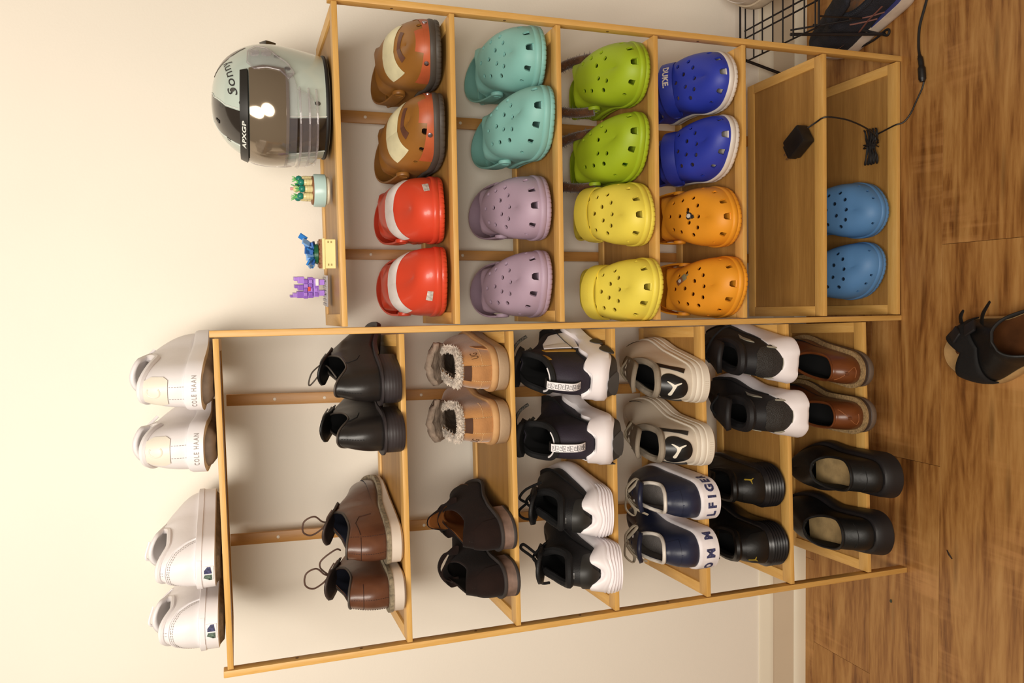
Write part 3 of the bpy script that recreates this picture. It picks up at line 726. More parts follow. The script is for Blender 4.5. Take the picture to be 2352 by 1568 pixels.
def white_canvas(X, Y, z, yaw, side, label):
    r = place('sneaker', X, Y, z, yaw, label, 'shoe', 'white skate sneakers')
    sh = Shoe(L=.295, side=side, wid=wid(.042, .054), th=[(0, .036), (1, .032)], zb=[(0, .001), (.1, 0), (.8, 0), (1, .006)], s0=.012, s1=.135, wo=.029, rim=[(0, .098), (.35, .082), (.7, .084), (1, .102)],
              ridge=[(0, .102), (.5, .075), (1, .062)], e=.05, inset=.003, kq=2.0, bul=.003)
    shell(sh, 'upper', [M_wl, M_fluffw], r, .005)
    def prof(a):
        zb = sh.zb(sh.sa(a)/sh.L)
        return [(-.02, zb), (-.011, zb+.001), (-.004, zb+.0075), (.0012, zb+.009), (.0014, zb+.028), (.0028, zb+.0285), (.0028, zb+.037), (0, zb+.038), (-.006, zb+.038)]
    sole(sh, 'sole', [M_ws, mat('tan_gum_sole', '8b7c6a', .8, ('noise', 300, .3), .2, 60)], r, prof, 60, idx=lambda j: 1 if j < 2 else 0)
    fn = sh.wrap(.45); fs = sh.wrap(sole=.0016)
    for pts in ([(-.062, .000), (-.052, .018), (-.038, .036), (-.018, .046), (0, .048), (.018, .046), (.038, .036), (.052, .018), (.062, .0)],):
        for o_ in (0, .003): seam(sh, 'stitching', M_gray, r, [(x*(1-o_*12), y-o_) for x, y in pts], fn, .0005, True)
        seam(sh, 'piping', M_ws, r, [(x*1.07, y+.0035) for x, y in pts], fn, .0016)
    for x in (-.003, .003): seam(sh, 'stitching', M_gray, r, [(x, .046), (x, .062)], fn, .0004, True)
    tb = patch('heel_label', [[(-.012, .011), (.012, .011), (.012, .027), (-.012, .027)]], fs, .0002, .0008, M_ws, r)
    patch('label_print', [[(-.0115, .013), (-.002, .013), (-.002, .024), (-.007, .026), (-.0115, .017)]], fs, .0012, .0002, mat('teal_print', '5a6e62', .6, None, .4, 300), tb, .002)
    patch('label_print', [[(.0, .013), (.011, .015), (.011, .020), (.005, .025), (.0, .025)]], fs, .0012, .0002, mat('navy_print', '3c3f66', .6, None, .4, 300), tb, .002)
    patch('foxing_tab', [[(-.022, .029), (.022, .029), (.022, .036), (-.022, .036)]], fs, .001, .001, M_ws, r)
    collar(sh, 'collar', M_wl, r, .005, 40, -.003, .94); insole(sh, 'insole', M_fluffw, r, .046)
    tongue(sh, 'tongue', M_wl, r, .055, .026, .010, .006)
    T = sh.top(sh.at, 1)
    for i in range(3): lace('lace', M_ws, r, [(-.024, T.y+.012+i*.014, T.z-.016-i*.006), (0, T.y+.008+i*.014, T.z+.006-i*.008), (.024, T.y+.012+i*.014, T.z-.016-i*.006)], .0026, flat=.5)
    lace('lace', M_ws, r, [(.004, T.y-.01, T.z+.014), (-.022, T.y-.02, T.z+.020), (-.03, T.y-.0, T.z+.002), (-.006, T.y, T.z+.006)], .0022)
white_canvas(-.436, .004, 1.5795, -11, 1, 'white skate sneaker with small printed heel label, nearer the lettered white pair')
white_canvas(-.541, -.004, 1.5765, -2, -1, 'white skate sneaker with small printed heel label, nearer the outer end of the rack top')

def black_dress(X, Y, z, yaw, side, label, bow):
    r = place('dress_shoe', X, Y, z, yaw, label, 'shoe', 'black dress shoes')
    M_l = mat('black_calf', '2a2523', .36, ('noise', 100, .12), .18, 14, c2='1b1817'); M_h = mat('dark_heel_stack', '332d2f', .5, ('Z', 60, .1), .1)
    sh = Shoe(L=.305, side=side, wid=wid(.035, .048), th=[(0, .036), (.27, .034), (.42, .026), (.7, .011), (1, .010)], zb=[(0, 0), (.30, .002), (.45, .006), (.7, 0), (1, .012)], s0=.014, s1=.135, wo=.026, rim=[(0, .112), (.35, .088), (.7, .094), (1, .118)],
              ridge=[(0, .118), (.5, .078), (1, .055)], e=.06, Rt=.12, inset=.004, kq=2.0, bul=.006)
    shell(sh, 'upper', [M_l, M_void], r, .0025)
    hz = .033
    sole(sh, 'heel', M_h, r, lambda a: [(-.006, 0), (-.0015, .0006), (0, .004), (.0004, .016), (0, hz-.002), (-.0005, hz)], 30, 0, .34, closeend=True)
    def prof(a):
        u = sh.sa(a)/sh.L; zt = sh.zb(u)+sh.th(u)
        return [(-.006, zt-.0085 if u > .24 else hz), (.002, zt-.008 if u > .24 else hz+.0002), (.0042, zt-.004), (.0042, zt-.0005), (-.004, zt)]
    sole(sh, 'welt_sole', M_h, r, prof, 50)
    fn = sh.wrap(.45)
    seam(sh, 'back_seam', M_void, r, [(0, .075), (0, .035)], fn, .0005, True); seam(sh, 'side_seam', M_void, r, [(.075*side, .078), (.078*side, .05), (.088*side, .035), (.105*side, .028)], fn, .0006)
    seam(sh, 'side_seam', M_void, r, [(-.045*side, .07), (-.048*side, .055), (-.06*side, .042), (-.085*side, .035)], fn, .0006)
    collar(sh, 'topline', mat('dark_edge', '4a423c', .5), r, .0016, 50, 0, 1.); insole(sh, 'insole', M_void, r, .042)
    tongue(sh, 'tongue', M_blk, r, .055, .024, .014, .004)
    T = sh.top(sh.at, 1); ml = mat('brown_grey_lace', '4f463e', .7)
    for i in range(3): lace('lace', ml, r, [(-.018, T.y+.006+i*.012, T.z-.006-i*.008), (0, T.y+.004+i*.012, T.z+.004-i*.008), (.018, T.y+.006+i*.012, T.z-.006-i*.008)], .0014)
    if bow:
        lace('lace_bow', ml, r, [(0, T.y, T.z+.004), (-.010, T.y-.012, T.z+.020), (-.028, T.y-.016, T.z+.026), (-.032, T.y-.014, T.z+.022), (-.014, T.y-.006, T.z+.006), (0, T.y, T.z+.004)], .0014)
        lace('lace', ml, r, [(0, T.y, T.z+.004), (.004, T.y-.02, T.z-.006), (-.012, T.y-.034, T.z-.02)], .0014)
black_dress(-.118, -.028, 1.2421, -18, 1, 'black leather dress shoe with thin bow, its toe passing behind the middle post', True)
black_dress(-.202, -.052, 1.2421, -8, -1, 'black leather dress shoe seen from its heel, nearer the brown lace-ups', False)

def brown_derby(X, Y, z, yaw, side, label):
    r = place('dress_shoe', X, Y, z, yaw, label, 'shoe', 'brown derby shoes')
    M_l = mat('brown_calf', '70462f', .36, ('noise', 60, .2), .2, 12, c2='45281e', coat=.1); M_w = mat('off_white_wedge', 'd8cabb', .6, None, .04, 10); M_wt = mat('grey_tan_welt', '8d8069', .8, ('noise', 500, .3), .25, 150)
    sh = Shoe(L=.305, side=side, wid=wid(.036, .045), th=[(0, .030), (.35, .028), (.55, .020), (1, .016)], zb=[(0, .001), (.08, 0), (.75, 0), (1, .016)], s0=.012, s1=.14, wo=.028, rim=[(0, .098), (.35, .088), (.7, .092), (1, .112)],
              ridge=[(0, .112), (.45, .078), (1, .060)], e=.062, Rt=.115, inset=.006, kq=2.0, bul=.006)
    shell(sh, 'upper', [M_l, mat('navy_lining', '171a2c', .85)], r, .0028)
    def prof(a):
        u = sh.sa(a)/sh.L; zb = sh.zb(u); h = sh.th(u)
        return [(-.012, zb), (-.004, zb+.001), (.0005, zb+.005), (.0005, zb+h-.008), (.0022, zb+h-.0075), (.0026, zb+h-.004), (.0026, zb+h-.0005), (-.006, zb+h)]
    sole(sh, 'wedge_sole', [M_w, M_wt], r, prof, 56, idx=lambda j: 1 if j >= 4 else 0)
    fn = sh.wrap(.45); ms = mat('dark_brown_thread', '3c231a', .7)
    for x in (.0, .032*side): seam(sh, 'back_seam', ms, r, [(x, .068), (x, .003)], fn, .0005, True)
    seam(sh, 'side_seam', ms, r, [(-.03, .046), (0, .047), (.03, .046)], fn, .0006)
    seam(sh, 'side_seam', ms, r, [(.036*side, .046), (.07*side, .05), (.092*side, .042), (.10*side, .02)], fn, .0007)
    collar(sh, 'topline', mat('dark_edge', '4a423c', .5), r, .002, 50, 0, 1.); insole(sh, 'insole', mat('navy_lining', '171a2c', .85), r, .036)
    tongue(sh, 'tongue', mat('dark_tongue', '3a2c26', .6), r, .06, .025, .018, .004)
    T = sh.top(sh.at, 1); ml = mat('brown_lace', '5a4034', .7)
    for i in range(3): lace('lace', ml, r, [(-.018, T.y+.006+i*.012, T.z-.006-i*.008), (0, T.y+.004+i*.012, T.z+.004-i*.008), (.018, T.y+.006+i*.012, T.z-.006-i*.008)], .0014)
    lace('lace_bow', ml, r, [(0, T.y-.006, T.z+.004), (.006, T.y-.012, T.z+.014), (.020, T.y-.018, T.z+.028), (.014, T.y-.022, T.z+.046), (-.006, T.y-.022, T.z+.048), (-.016, T.y-.018, T.z+.034), (-.010, T.y-.012, T.z+.016), (0, T.y-.006, T.z+.004)], .0016)
    if side < 0: lace('lace_bow', ml, r, [(0, T.y-.006, T.z+.004), (.018, T.y-.012, T.z+.020), (.034, T.y-.016, T.z+.018), (.050, T.y-.016, T.z-.006), (.046, T.y-.01, T.z-.016)], .0016)
brown_derby(-.430, -.018, 1.2421, -12, 1, 'brown leather lace-up with white wedge sole and round lace loop, nearer the black dress shoes')
brown_derby(-.512, -.038, 1.2421, -3, -1, 'brown leather lace-up with white wedge sole, nearest the open side of its shelf')

def shearling(X, Y, z, yaw, side, label):
    r = place('slipper', X, Y, z, yaw, label, 'slipper', 'tan shearling slippers')
    M_s = mat('tan_suede', 'c08a52', .85, ('noise', 300, .3), .12, 18, c2='a97540', sheen=.4); M_f = mat('shearling', 'cfc2b4', .95, ('noise', 120, .8), .15, 60, sheen=.4); M_fi = mat('shearling_inside', 'a29080', .95, ('noise', 120, .8), .2, 60)
    sh = Shoe(L=.285, side=side, wid=wid(.040, .049), th=[(0, .034), (1, .028)], zb=[(0, .001), (.1, 0), (.8, 0), (1, .006)], s0=.014, s1=.125, wo=.031, rim=[(0, .090), (.35, .086), (.7, .092), (1, .108)],
              ridge=[(0, .108), (.45, .088), (1, .066)], e=.055, Rt=.10, inset=.003, kq=2.2, bul=.004)
    shell(sh, 'upper', [M_s, M_fi], r, .007)
    def prof(a):
        zb = sh.zb(sh.sa(a)/sh.L)
        return [(-.010, zb), (-.002, zb+.001), (.001, zb+.004), (.0012, zb+.020), (-.0005, zb+.0215), (.0012, zb+.0225), (.0032, zb+.026), (.0032, zb+.031), (.0012, zb+.0345), (-.006, zb+.035)]
    sole(sh, 'sole', [mat('sand_foam_sole', 'b59a7c', .7, ('noise', 200, .2), .06, 12), mat('tan_rand', 'c79a68', .75)], r, prof, 56, idx=lambda j: 1 if j >= 5 else 0)
    # woolly roll around the opening
    pts = rimline(sh, 36, .001); mb = MB().tube(pts, .0055, 12); rnd = random.Random(5)
    mb.v = [tuple(Vector(v)+Vector((rnd.gauss(0, .0009), rnd.gauss(0, .0009), rnd.gauss(0, .0011)))) for v in mb.v]
    for _ in range(2600):
        i = rnd.randrange(len(pts)-1); p = pts[i].lerp(pts[i+1], rnd.random()); d_ = Vector((rnd.gauss(0, 1), rnd.gauss(0, 1), rnd.gauss(.5, 1))).normalized()
        a_ = p+d_*.0045; s_ = d_.orthogonal()*.0012; mb.add([a_-s_, a_+s_, p+d_*.0088+Vector((rnd.gauss(0, .0015), rnd.gauss(0, .0015), 0))], [(0, 1, 2)])
    mb.obj('wool_trim', M_f, r)
    V = []; n = 20
    insole(sh, 'insole', M_fi, r, .045)
    V, Fc, _ = sh.grid(24, 6, sh.at*.2, sh.at, .62, 1.0, -.010); V = [Vector(v)+Vector((rnd.gauss(0, .0012), rnd.gauss(0, .0012), rnd.gauss(0, .0012))) for v in V]; build('wool_lining', V, Fc, M_fi, r)
    tg = tongue(sh, 'wool_tongue', M_fi, r, .04, .036, .024, .012, zoff=-.01, fwd=.01)
    for v in tg.data.vertices: v.co += Vector((rnd.gauss(0, .0012), rnd.gauss(0, .0012), rnd.gauss(0, .0014)))
    fn = sh.wrap(.5); thr = mat('pale_thread', 'dbb684', .8)
    sp = patch('heel_strip', [[(-.0125, .001), (.0125, .001), (.0125, .052), (-.0125, .052)]], fn, .0004, .0012, mat('tan_suede_strip', 'b5804e', .85, ('noise', 300, .3), .1), r)
    for x in (-.0135, .0135): seam(sh, 'stitching', thr, r, [(x, .002), (x, .05)], fn, .0005, True, .001)
    seam(sh, 'stitching', thr, r, [(-.06, .022), (-.03, .021), (0, .021), (.03, .021), (.06, .022)], fn, .0005, True)
    patch('pull_tab', [[(-.0135, .040), (.0135, .040), (.0135, .054), (-.0135, .054)]], fn, .0014, .0022, mat('dark_brown_tab', '4a2a14', .8), r)
    k = -1 if side < 0 else 1
    write('pressed_mark', 'UG', .019, fn, .036*k if k > 0 else -.038, .032, mat('burnt_brand', '5e3d1e', .8), r, sx=.62, rot=.1*k, off=.0007)
    patch('side_panel', [[(.050, .0), (.075, .0), (.082, .03), (.062, .022)]], lambda p, q: fn(p*k, q), .0003, .001, mat('tan_suede_strip', 'b5804e'), r)
shearling(-.092, -.012, 1.0166, -6, 1, 'tan suede slipper with woolly lining beside the middle post')
shearling(-.196, -.014, 1.0166, -2, -1, 'tan suede slipper with woolly lining, nearer the dark brown suede shoes')

def suede_monk(X, Y, z, yaw, side, label, show):
    r = place('suede_shoe', X, Y, z, yaw, label, 'shoe', 'dark brown suede shoes')
    M_s = mat('dark_brown_suede', '261814', .95, ('noise', 400, .3), .18, 16, c2='1a100d', spec=.2, sheen=.03); M_h = mat('worn_heel', '7a6154', .7, None, .2, 40); M_b = mat('heel_tip', '3c3634', .7)
    sh = Shoe(L=.30, side=side, wid=wid(.033, .044), th=[(0, .031), (.27, .030), (.42, .022), (.7, .010), (1, .009)], zb=[(0, 0), (.30, .002), (.45, .005), (.7, 0), (1, .012)], s0=.012, s1=.135, wo=.025, rim=[(0, .098), (.35, .086), (.7, .090), (1, .108)],
              ridge=[(0, .108), (.45, .078), (1, .058)], e=.06, Rt=.12, inset=.004, kq=2.0, bul=.007)
    li = mat('orange_tan_lining', '8a5426', .6) if show else mat('dark_brown_lining', '2b2420', .8)
    shell(sh, 'upper', [M_s, li], r, .0025)
    sole(sh, 'heel', [M_b, M_h], r, lambda a: [(-.006, 0), (-.0015, .0005), (0, .002), (0, .007), (-.0004, .0075), (-.001, .030)], 30, 0, .33, idx=lambda j: 0 if j < 3 else 1, closeend=True)
    def prof(a):
        u = sh.sa(a)/sh.L; zt = sh.zb(u)+sh.th(u); return [(-.006, zt-.007 if u > .24 else .0295), (.001, zt-.006), (.0022, zt-.003), (.002, zt-.0005), (-.004, zt)]
    sole(sh, 'welt_sole', M_b, r, prof, 50); insole(sh, 'insole', li, r, .036)
    fn = sh.wrap(.45)
    patch('heel_counter', [[(-.045, .002), (.045, .002), (.040, .030), (.022, .050), (0, .054), (-.022, .050), (-.040, .030)]], fn, .0003, .0012, M_s, r)
    seam(sh, 'back_seam', mat('dark_thread', '1f1614'), r, [(.0, .052), (.0, .064)], fn, .0005, True)
    T = sh.top(sh.at, 1)
    # standing saddle flap over the instep
    V = []; n, k = 8, 8; hh = .040 if show else .018
    for i in range(n+1):
        t = i/n
        for j in range(k+1):
            x = (j/k-.5)*2; V.append((sh.c(T.y)+x*.027*(1-.25*t**3), T.y+.004-.03*t+.006*x*x, T.z-.022*x*x*(1-.4*t)-.008+hh*t*(1-.35*x**4)))
    o = build('saddle_flap', V, [(i*(k+1)+j, i*(k+1)+j+1, (i+1)*(k+1)+j+1, (i+1)*(k+1)+j) for i in range(n) for j in range(k)], [li if show else M_s, M_s], r)
    so = o.modifiers.new('s', 'SOLIDIFY'); so.thickness = .003; so.offset = 1; so.material_offset = 1; so.material_offset_rim = 1
    sp = [(-.030, T.y-.002, T.z-.03), (-.026, T.y-.008, T.z-.004), (0, T.y-.004, T.z+.008), (.026, T.y-.008, T.z-.004), (.030, T.y-.002, T.z-.03)]
    MB().tube(bez(sp, 8), .009, 8, flat=.25, up=Vector((0, 0, 1))).obj('strap', M_s, r)
suede_monk(-.424, -.040, 1.0166, -6, 1, 'dark brown suede shoe with orange tan lining showing, nearer the tan slippers', True)
suede_monk(-.510, -.056, 1.0166, 0, -1, 'dark brown suede shoe with worn heel, nearest the open side of its shelf', False)

def basketball(X, Y, z, yaw, side, label):
    r = place('basketball_shoe', X, Y, z, yaw, label, 'shoe', 'black basketball shoes with patterned pull tabs')
    M_u = mat('black_purple_knit', '1e1922', .7, ('noise', 500, .3), .2, 16, c2='2b2332'); M_m = mat('bright_white_midsole', 'efe8ea', .45, None, .02, 12); M_o = mat('dark_grey_outsole', '3c3733', .7)
    sh = Shoe(L=.305, side=side, wid=wid(.043, .054), th=[(0, .052), (.3, .046), (.6, .036), (1, .030)], zb=[(0, .006), (.12, 0), (.75, 0), (1, .014)], s0=.018, s1=.13, wo=.030, rim=[(0, .128), (.35, .132), (.7, .150), (1, .160)],
              ridge=[(0, .150), (.25, .115), (.6, .080), (1, .062)], e=.055, inset=.009, kq=1.7, bul=.007)
    shell(sh, 'upper', [M_u, M_void], r, .005)
    def prof(a, sd):
        u = sh.sa(a)/sh.L; zb = sh.zb(u); h = sh.th(u); wv = .012*sin(a*24)*sst(.12, .3, a)*(1-sst(.75, .95, a)); pk = .013*(1-sst(0, .12, a))*0 + .016*sst(.05, .13, a)*(1-sst(.16, .3, a))
        return [(-.016, zb), (-.006, zb+.001), (-.002, zb+.006+.014*(1-sst(.05, .3, a))), (.004, zb+.012+.016*(1-sst(.05, .3, a))), (.0035, zb+h*.72), (.001, zb+h*.86), (-.001, zb+h+pk+wv*.6), (-.006, zb+h+pk+wv*.6+.001)]
    sole(sh, 'midsole', [M_m, M_o], r, prof, 70, wave=True, idx=lambda j: 1 if j < 2 else 0, top=True)
    fs = sh.wrap(sole=.004); fn = sh.wrap(.4)
    for x0, w_ in ((.0, .020), (.085*side, .018), (.13*side, .014)):
        patch('outsole_wrap', [sm([(x0-w_, .004), (x0+w_, .004), (x0+w_*.9, .014), (x0+w_*.3, .024), (x0-w_*.5, .022), (x0-w_, .014)])], fs, .0, .0012, M_o, r)
    pts = rimline(sh, 40, 0, sh.at*.97); MB().tube(pts, .006, 8).obj('collar', M_blkm, r)
    MB().tube([p+Vector((0, .001, .005)) for p in pts[26:40]], .0022, 6).obj('collar_edging', M_ws, r); MB().tube([p+Vector((0, .001, .005)) for p in pts[44:58]], .0022, 6).obj('collar_edging', M_ws, r)
    insole(sh, 'insole', M_void, r, .06)
    tongue(sh, 'tongue', M_blkm, r, .06, .030, .028, .009)
    # pull tab: a loop with a key pattern strip
    B0 = fn(0, .028)[0]; Tp = fn(0, .080)[0]; Tp.z = sh.rim(0)+.006
    loop = bez([B0+Vector((0, -.001, 0)), B0+Vector((0, -.010, .012)), B0.lerp(Tp, .5)+Vector((0, -.018, 0)), Tp+Vector((0, -.012, .004)), Tp+Vector((0, .004, .006)), Tp+Vector((0, .010, -.004))], 6)
    V = []; hw = .0075
    for i, p in enumerate(loop):
        t = (loop[min(i+1, len(loop)-1)]-loop[max(0, i-1)]).normalized(); nn = Vector((1, 0, 0)).cross(t)
        if nn.y > 0 and i < len(loop)*.7: nn = -nn
        for x, o_ in ((-hw, 0), (hw, 0), (hw, .0022), (-hw, .0022)): V.append(p+Vector((x, 0, 0))+nn*o_)
    n = len(loop); Fc = [(i*4+k, i*4+(k+1) % 4, (i+1)*4+(k+1) % 4, (i+1)*4+k) for i in range(n-1) for k in range(4)]+[(0, 1, 2, 3), tuple((n-1)*4+k for k in (3, 2, 1, 0))]
    pt = build('pull_tab', V, Fc, M_blkm, r, False)
    S = [0]
    for i in range(1, n): S.append(S[-1]+(loop[i]-loop[i-1]).length)
    def lf(x, q):
        i = 0
        while i < n-2 and S[i+1] < q: i += 1
        f = (q-S[i])/(S[i+1]-S[i]); p = loop[i].lerp(loop[i+1], f); t = (loop[i+1]-loop[i]).normalized(); nn = Vector((1, 0, 0)).cross(t)
        if nn.y > 0: nn = -nn
        return p+Vector((x, 0, 0))+nn*.0024, nn
    q1 = S[-1]*.74
    bs = patch('patterned_strip', [[(-hw*.92, .002), (hw*.92, .002), (hw*.92, q1), (-hw*.92, q1)]], lf, .0, .0004, M_ws, pt, .004)
    mb = MB(); u = .0011; y = .004
    key = [[(-4, 0), (-4, 5), (3, 5), (3, 1), (-2, 1), (-2, 3), (1, 3)], [(4, 6), (-3, 6), (-3, 10), (2, 10), (2, 8), (-1, 8)]]
    while y < q1-.012:
        for pl in key:
            for (a, b), (c, d_) in zip(pl, pl[1:]):
                P0, n0 = lf(a*u*1.2, y+b*u); P1, n1 = lf(c*u*1.2, y+d_*u); mb.tube([P0+n0*.0005, P1+n1*.0005], .0004, 4)
        y += .0125
    mb.obj('key_pattern', mat('pattern_grey', '4a4648', .7), pt)
    T = sh.top(sh.at, 1); rope = mat('speckled_rope_lace', '2c2a28', .9, ('voro', 700, .8), .9, 420, c2='8a8478')
    gold = mat('gold_stripe', 'a87a28', .5, None, .1, 30)
    patch('gold_stripe', [[(.098*side, .016), (.108*side, .016), (.112*side, .045), (.118*side, .078), (.106*side, .074), (.102*side, .044)]], fn, .0008, .0012, gold, r)
    patch('gold_patch', [[(.060*side, .074), (.072*side, .077), (.084*side, .082), (.080*side, .092), (.066*side, .090), (.058*side, .082)]], fn, .0008, .0012, gold, r)
    patch('white_panel', [[(.118*side, .004), (.160*side, .0), (.205*side, .0), (.205*side, .045), (.165*side, .066), (.126*side, .072)]], fn, .0008, .0012, M_m, r, .006)
    for i in range(3): lace('lace', rope, r, [(-.02, T.y+.010+i*.014, T.z-.02-i*.012), (0, T.y+.008+i*.014, T.z-.000-i*.014), (.02, T.y+.010+i*.014, T.z-.02-i*.012)], .0032)
    k = side
    lace('lace_bow', rope, r, [(0, T.y+.004, T.z+.002), (-.008, T.y-.004, T.z+.014), (-.004, T.y-.008, T.z+.026), (.006, T.y-.006, T.z+.022), (.004, T.y, T.z+.010)], .0032)
    lace('lace_bow', rope, r, [(0, T.y+.004, T.z+.0), (.022*1, T.y+.006, T.z+.006), (.040, T.y+.01, T.z-.004), (.052, T.y+.012, T.z-.022)], .0032)
basketball(-.120, -.054, .789, -14, 1, 'black and white basketball shoe with gold stripe beside the middle post')
basketball(-.241, -.074, .789, -4, -1, 'black and white basketball shoe with patterned pull tab, nearer the black runners')

def wavy_runner(X, Y, z, yaw, side, label):
    r = place('running_shoe', X, Y, z, yaw, label, 'shoe', 'black running shoes with wavy white soles')
    M_u = mat('black_mesh', '171618', .6, ('noise', 300, .25), .25, 12); M_c = mat('black_heel_counter', '2a2927', .5, None, .35, 9); M_m = mat('bright_white_midsole', 'efe8ea', .45)
    sh = Shoe(L=.30, side=side, wid=wid(.041, .048), th=[(0, .046), (.4, .036), (1, .028)], zb=[(0, .010), (.1, .002), (.3, 0), (.75, 0), (1, .014)], s0=.020, s1=.13, wo=.028, rim=[(0, .112), (.35, .100), (.7, .106), (1, .128)],
              ridge=[(0, .128), (.45, .085), (1, .062)], e=.055, inset=.008, kq=1.8, bul=.008)
    shell(sh, 'upper', [M_u, M_void], r, .005)
    def prof(a, sd):
        u = sh.sa(a)/sh.L; zb = sh.zb(u); h = sh.th(u); pk = .020*sst(.03, .115, a)*(1-sst(.14, .30, a))-.008*(1-sst(0, .06, a)); R = []
        R = [(-.014, zb), (-.005, zb+.001)]
        for j in range(1, 15): t = j/15; R.append((.001+.004*sin(pi*t)+(.0022 if j % 2 else -.0018)*(1-sst(.6, .85, t))*(1-sst(.2, .4, a)), zb+.002+(h+pk*t*.6)*t*.86))
        return R+[(-.002, zb+h+pk), (-.008, zb+h+pk+.001)]
    sole(sh, 'midsole', M_m, r, prof, 80, wave=True, sharp=80)
    fn = sh.wrap(.4)
    patch('heel_counter', [sm([(-.042, .006), (-.030, .022), (-.014, .020), (0, .004), (.014, .020), (.030, .022), (.042, .006), (.046, .030), (.034, .038), (0, .042), (-.034, .038), (-.046, .030)])], fn, .0005, .0025, M_c, r)
    patch('heel_badge', [[(-.006, .052), (.006, .052), (.007, .060), (.006, .072), (-.006, .072), (-.007, .060)]], fn, .0005, .0008, mat('reflective_grey', '4f4d4c', .3, None, .3, 400), r)
    collar(sh, 'collar', M_blkm, r, .0075, 40, -.003, .95); insole(sh, 'insole', M_void, r, .055); tongue(sh, 'tongue', M_u, r, .065, .027, .026, .007)
    T = sh.top(sh.at, 1)
    for i in range(3): lace('lace', M_blkm, r, [(-.02, T.y+.010+i*.014, T.z-.014-i*.012), (0, T.y+.008+i*.014, T.z+.006-i*.012), (.02, T.y+.010+i*.014, T.z-.014-i*.012)], .0026)
    if side > 0:
        lace('lace_bow', M_blkm, r, [(0, T.y, T.z+.006), (-.012, T.y-.01, T.z+.028), (-.026, T.y-.012, T.z+.018), (-.030, T.y-.01, T.z-.006), (-.02, T.y-.004, T.z-.012)], .0026)
        lace('lace_bow', M_blkm, r, [(0, T.y, T.z+.006), (.014, T.y-.01, T.z+.026), (.030, T.y-.01, T.z+.014), (.040, T.y-.004, T.z-.02)], .0026)
    else:
        lace('lace_bow', M_blkm, r, [(0, T.y-.004, T.z+.006), (.016, T.y-.016, T.z+.024), (.030, T.y-.02, T.z+.040), (.036, T.y-.018, T.z+.034), (.016, T.y-.01, T.z+.010)], .0028)
        lace('lace_bow', M_blkm, r, [(0, T.y-.004, T.z+.006), (-.020, T.y-.012, T.z+.004), (-.042, T.y-.014, T.z-.002), (-.046, T.y-.01, T.z-.020)], .0028)
wavy_runner(-.404, -.046, .7915, -5, 1, 'black running shoe with wavy white sole, nearer the basketball shoes')
wavy_runner(-.504, -.088, .7925, 0, -1, 'black running shoe with wavy white sole, nearest the open side of its shelf')

def white_court(X, Y, z, yaw, side, label):
    r = place('sneaker', X, Y, z, yaw, label, 'shoe', 'cream sneakers with black heel patch')
    M_u = mat('cream_white_leather', 'e0d6c6', .5, ('noise', 160, .08), .04, 12); M_m = mat('cream_sole', 'e2d8c8', .55, None, .03, 12); M_i = mat('grey_fabric', '8e8272', .85, ('noise', 500, .3), .1)
    sh = Shoe(L=.30, side=side, wid=wid(.040, .053), th=[(0, .040), (1, .032)], zb=[(0, .004), (.08, 0), (.78, 0), (1, .010)], s0=.020, s1=.14, wo=.029, rim=[(0, .110), (.35, .098), (.7, .100), (1, .118)],
              ridge=[(0, .118), (.45, .085), (1, .064)], e=.055, inset=.004, kq=1.9, bul=.007)
    shell(sh, 'upper', [M_u, M_void], r, .005)
    def prof(a):
        zb = sh.zb(sh.sa(a)/sh.L); h = sh.th(sh.sa(a)/sh.L)
        return [(-.010, zb), (-.002, zb+.001), (.0022, zb+.005), (.0022, zb+h*.48), (.0004, zb+h*.52), (.0012, zb+h*.56), (.0008, zb+h*.76), (-.0008, zb+h*.8), (.0, zb+h*.84), (-.0008, zb+h), (-.006, zb+h+.001)]
    sole(sh, 'sole', M_m, r, prof, 60)
    fn = sh.wrap(.42); fs = sh.wrap(sole=.0023)
    patch('heel_patch', [sm([(-.029, .060), (-.018, .068), (0, .070), (.018, .068), (.029, .060), (.030, .048), (.022, .034), (.014, .022), (0, .017), (-.014, .022), (-.022, .034), (-.030, .048)])], fn, .0008, .0022, mat('black_smooth', '181718', .35), r)
    patch('cat_emblem', [sm([(x*.028, y*.032+.044) for x, y in CAT], 2)], fn, .0032, .0005, mat('emblem_cream', 'e6dfd0', .4), r, .003)
    for k in (1, -1):
        patch('side_stripe', [[(.030*k, .022), (.040*k, .016), (.056*k, .040), (.074*k, .052), (.096*k, .060), (.092*k, .078), (.078*k, .074), (.058*k, .058), (.044*k, .042)]], fn, .0005, .0012, mat('black_smooth', '181718'), r)
    mb = MB()
    for i in range(7):
        x = -.012+.004*i; P0, n0 = fs(x, .008); P1, _ = fs(x, .016); mb.tube([P0, P1], .0007, 4)
    mb.obj('sole_ribs', M_m, r)
    collar(sh, 'collar', M_i, r, .007, 40, -.002, .95); insole(sh, 'insole', M_void, r, .05); tongue(sh, 'tongue', M_i, r, .075, .028, .020, .008)
    T = sh.top(sh.at, 1); ml = mat('grey_flat_lace', '9a8d78', .8)
    for i in range(3): lace('lace', ml, r, [(-.022, T.y+.010+i*.014, T.z-.012-i*.010), (0, T.y+.008+i*.014, T.z+.004-i*.010), (.022, T.y+.010+i*.014, T.z-.012-i*.010)], .0024)
white_court(-.139, -.050, .5673, -10, 1, 'cream sneaker with black heel patch and cat emblem, beside the middle post')
white_court(-.269, -.068, .5673, -5, -1, 'cream sneaker with black heel patch and emblem, nearer the navy sneakers')

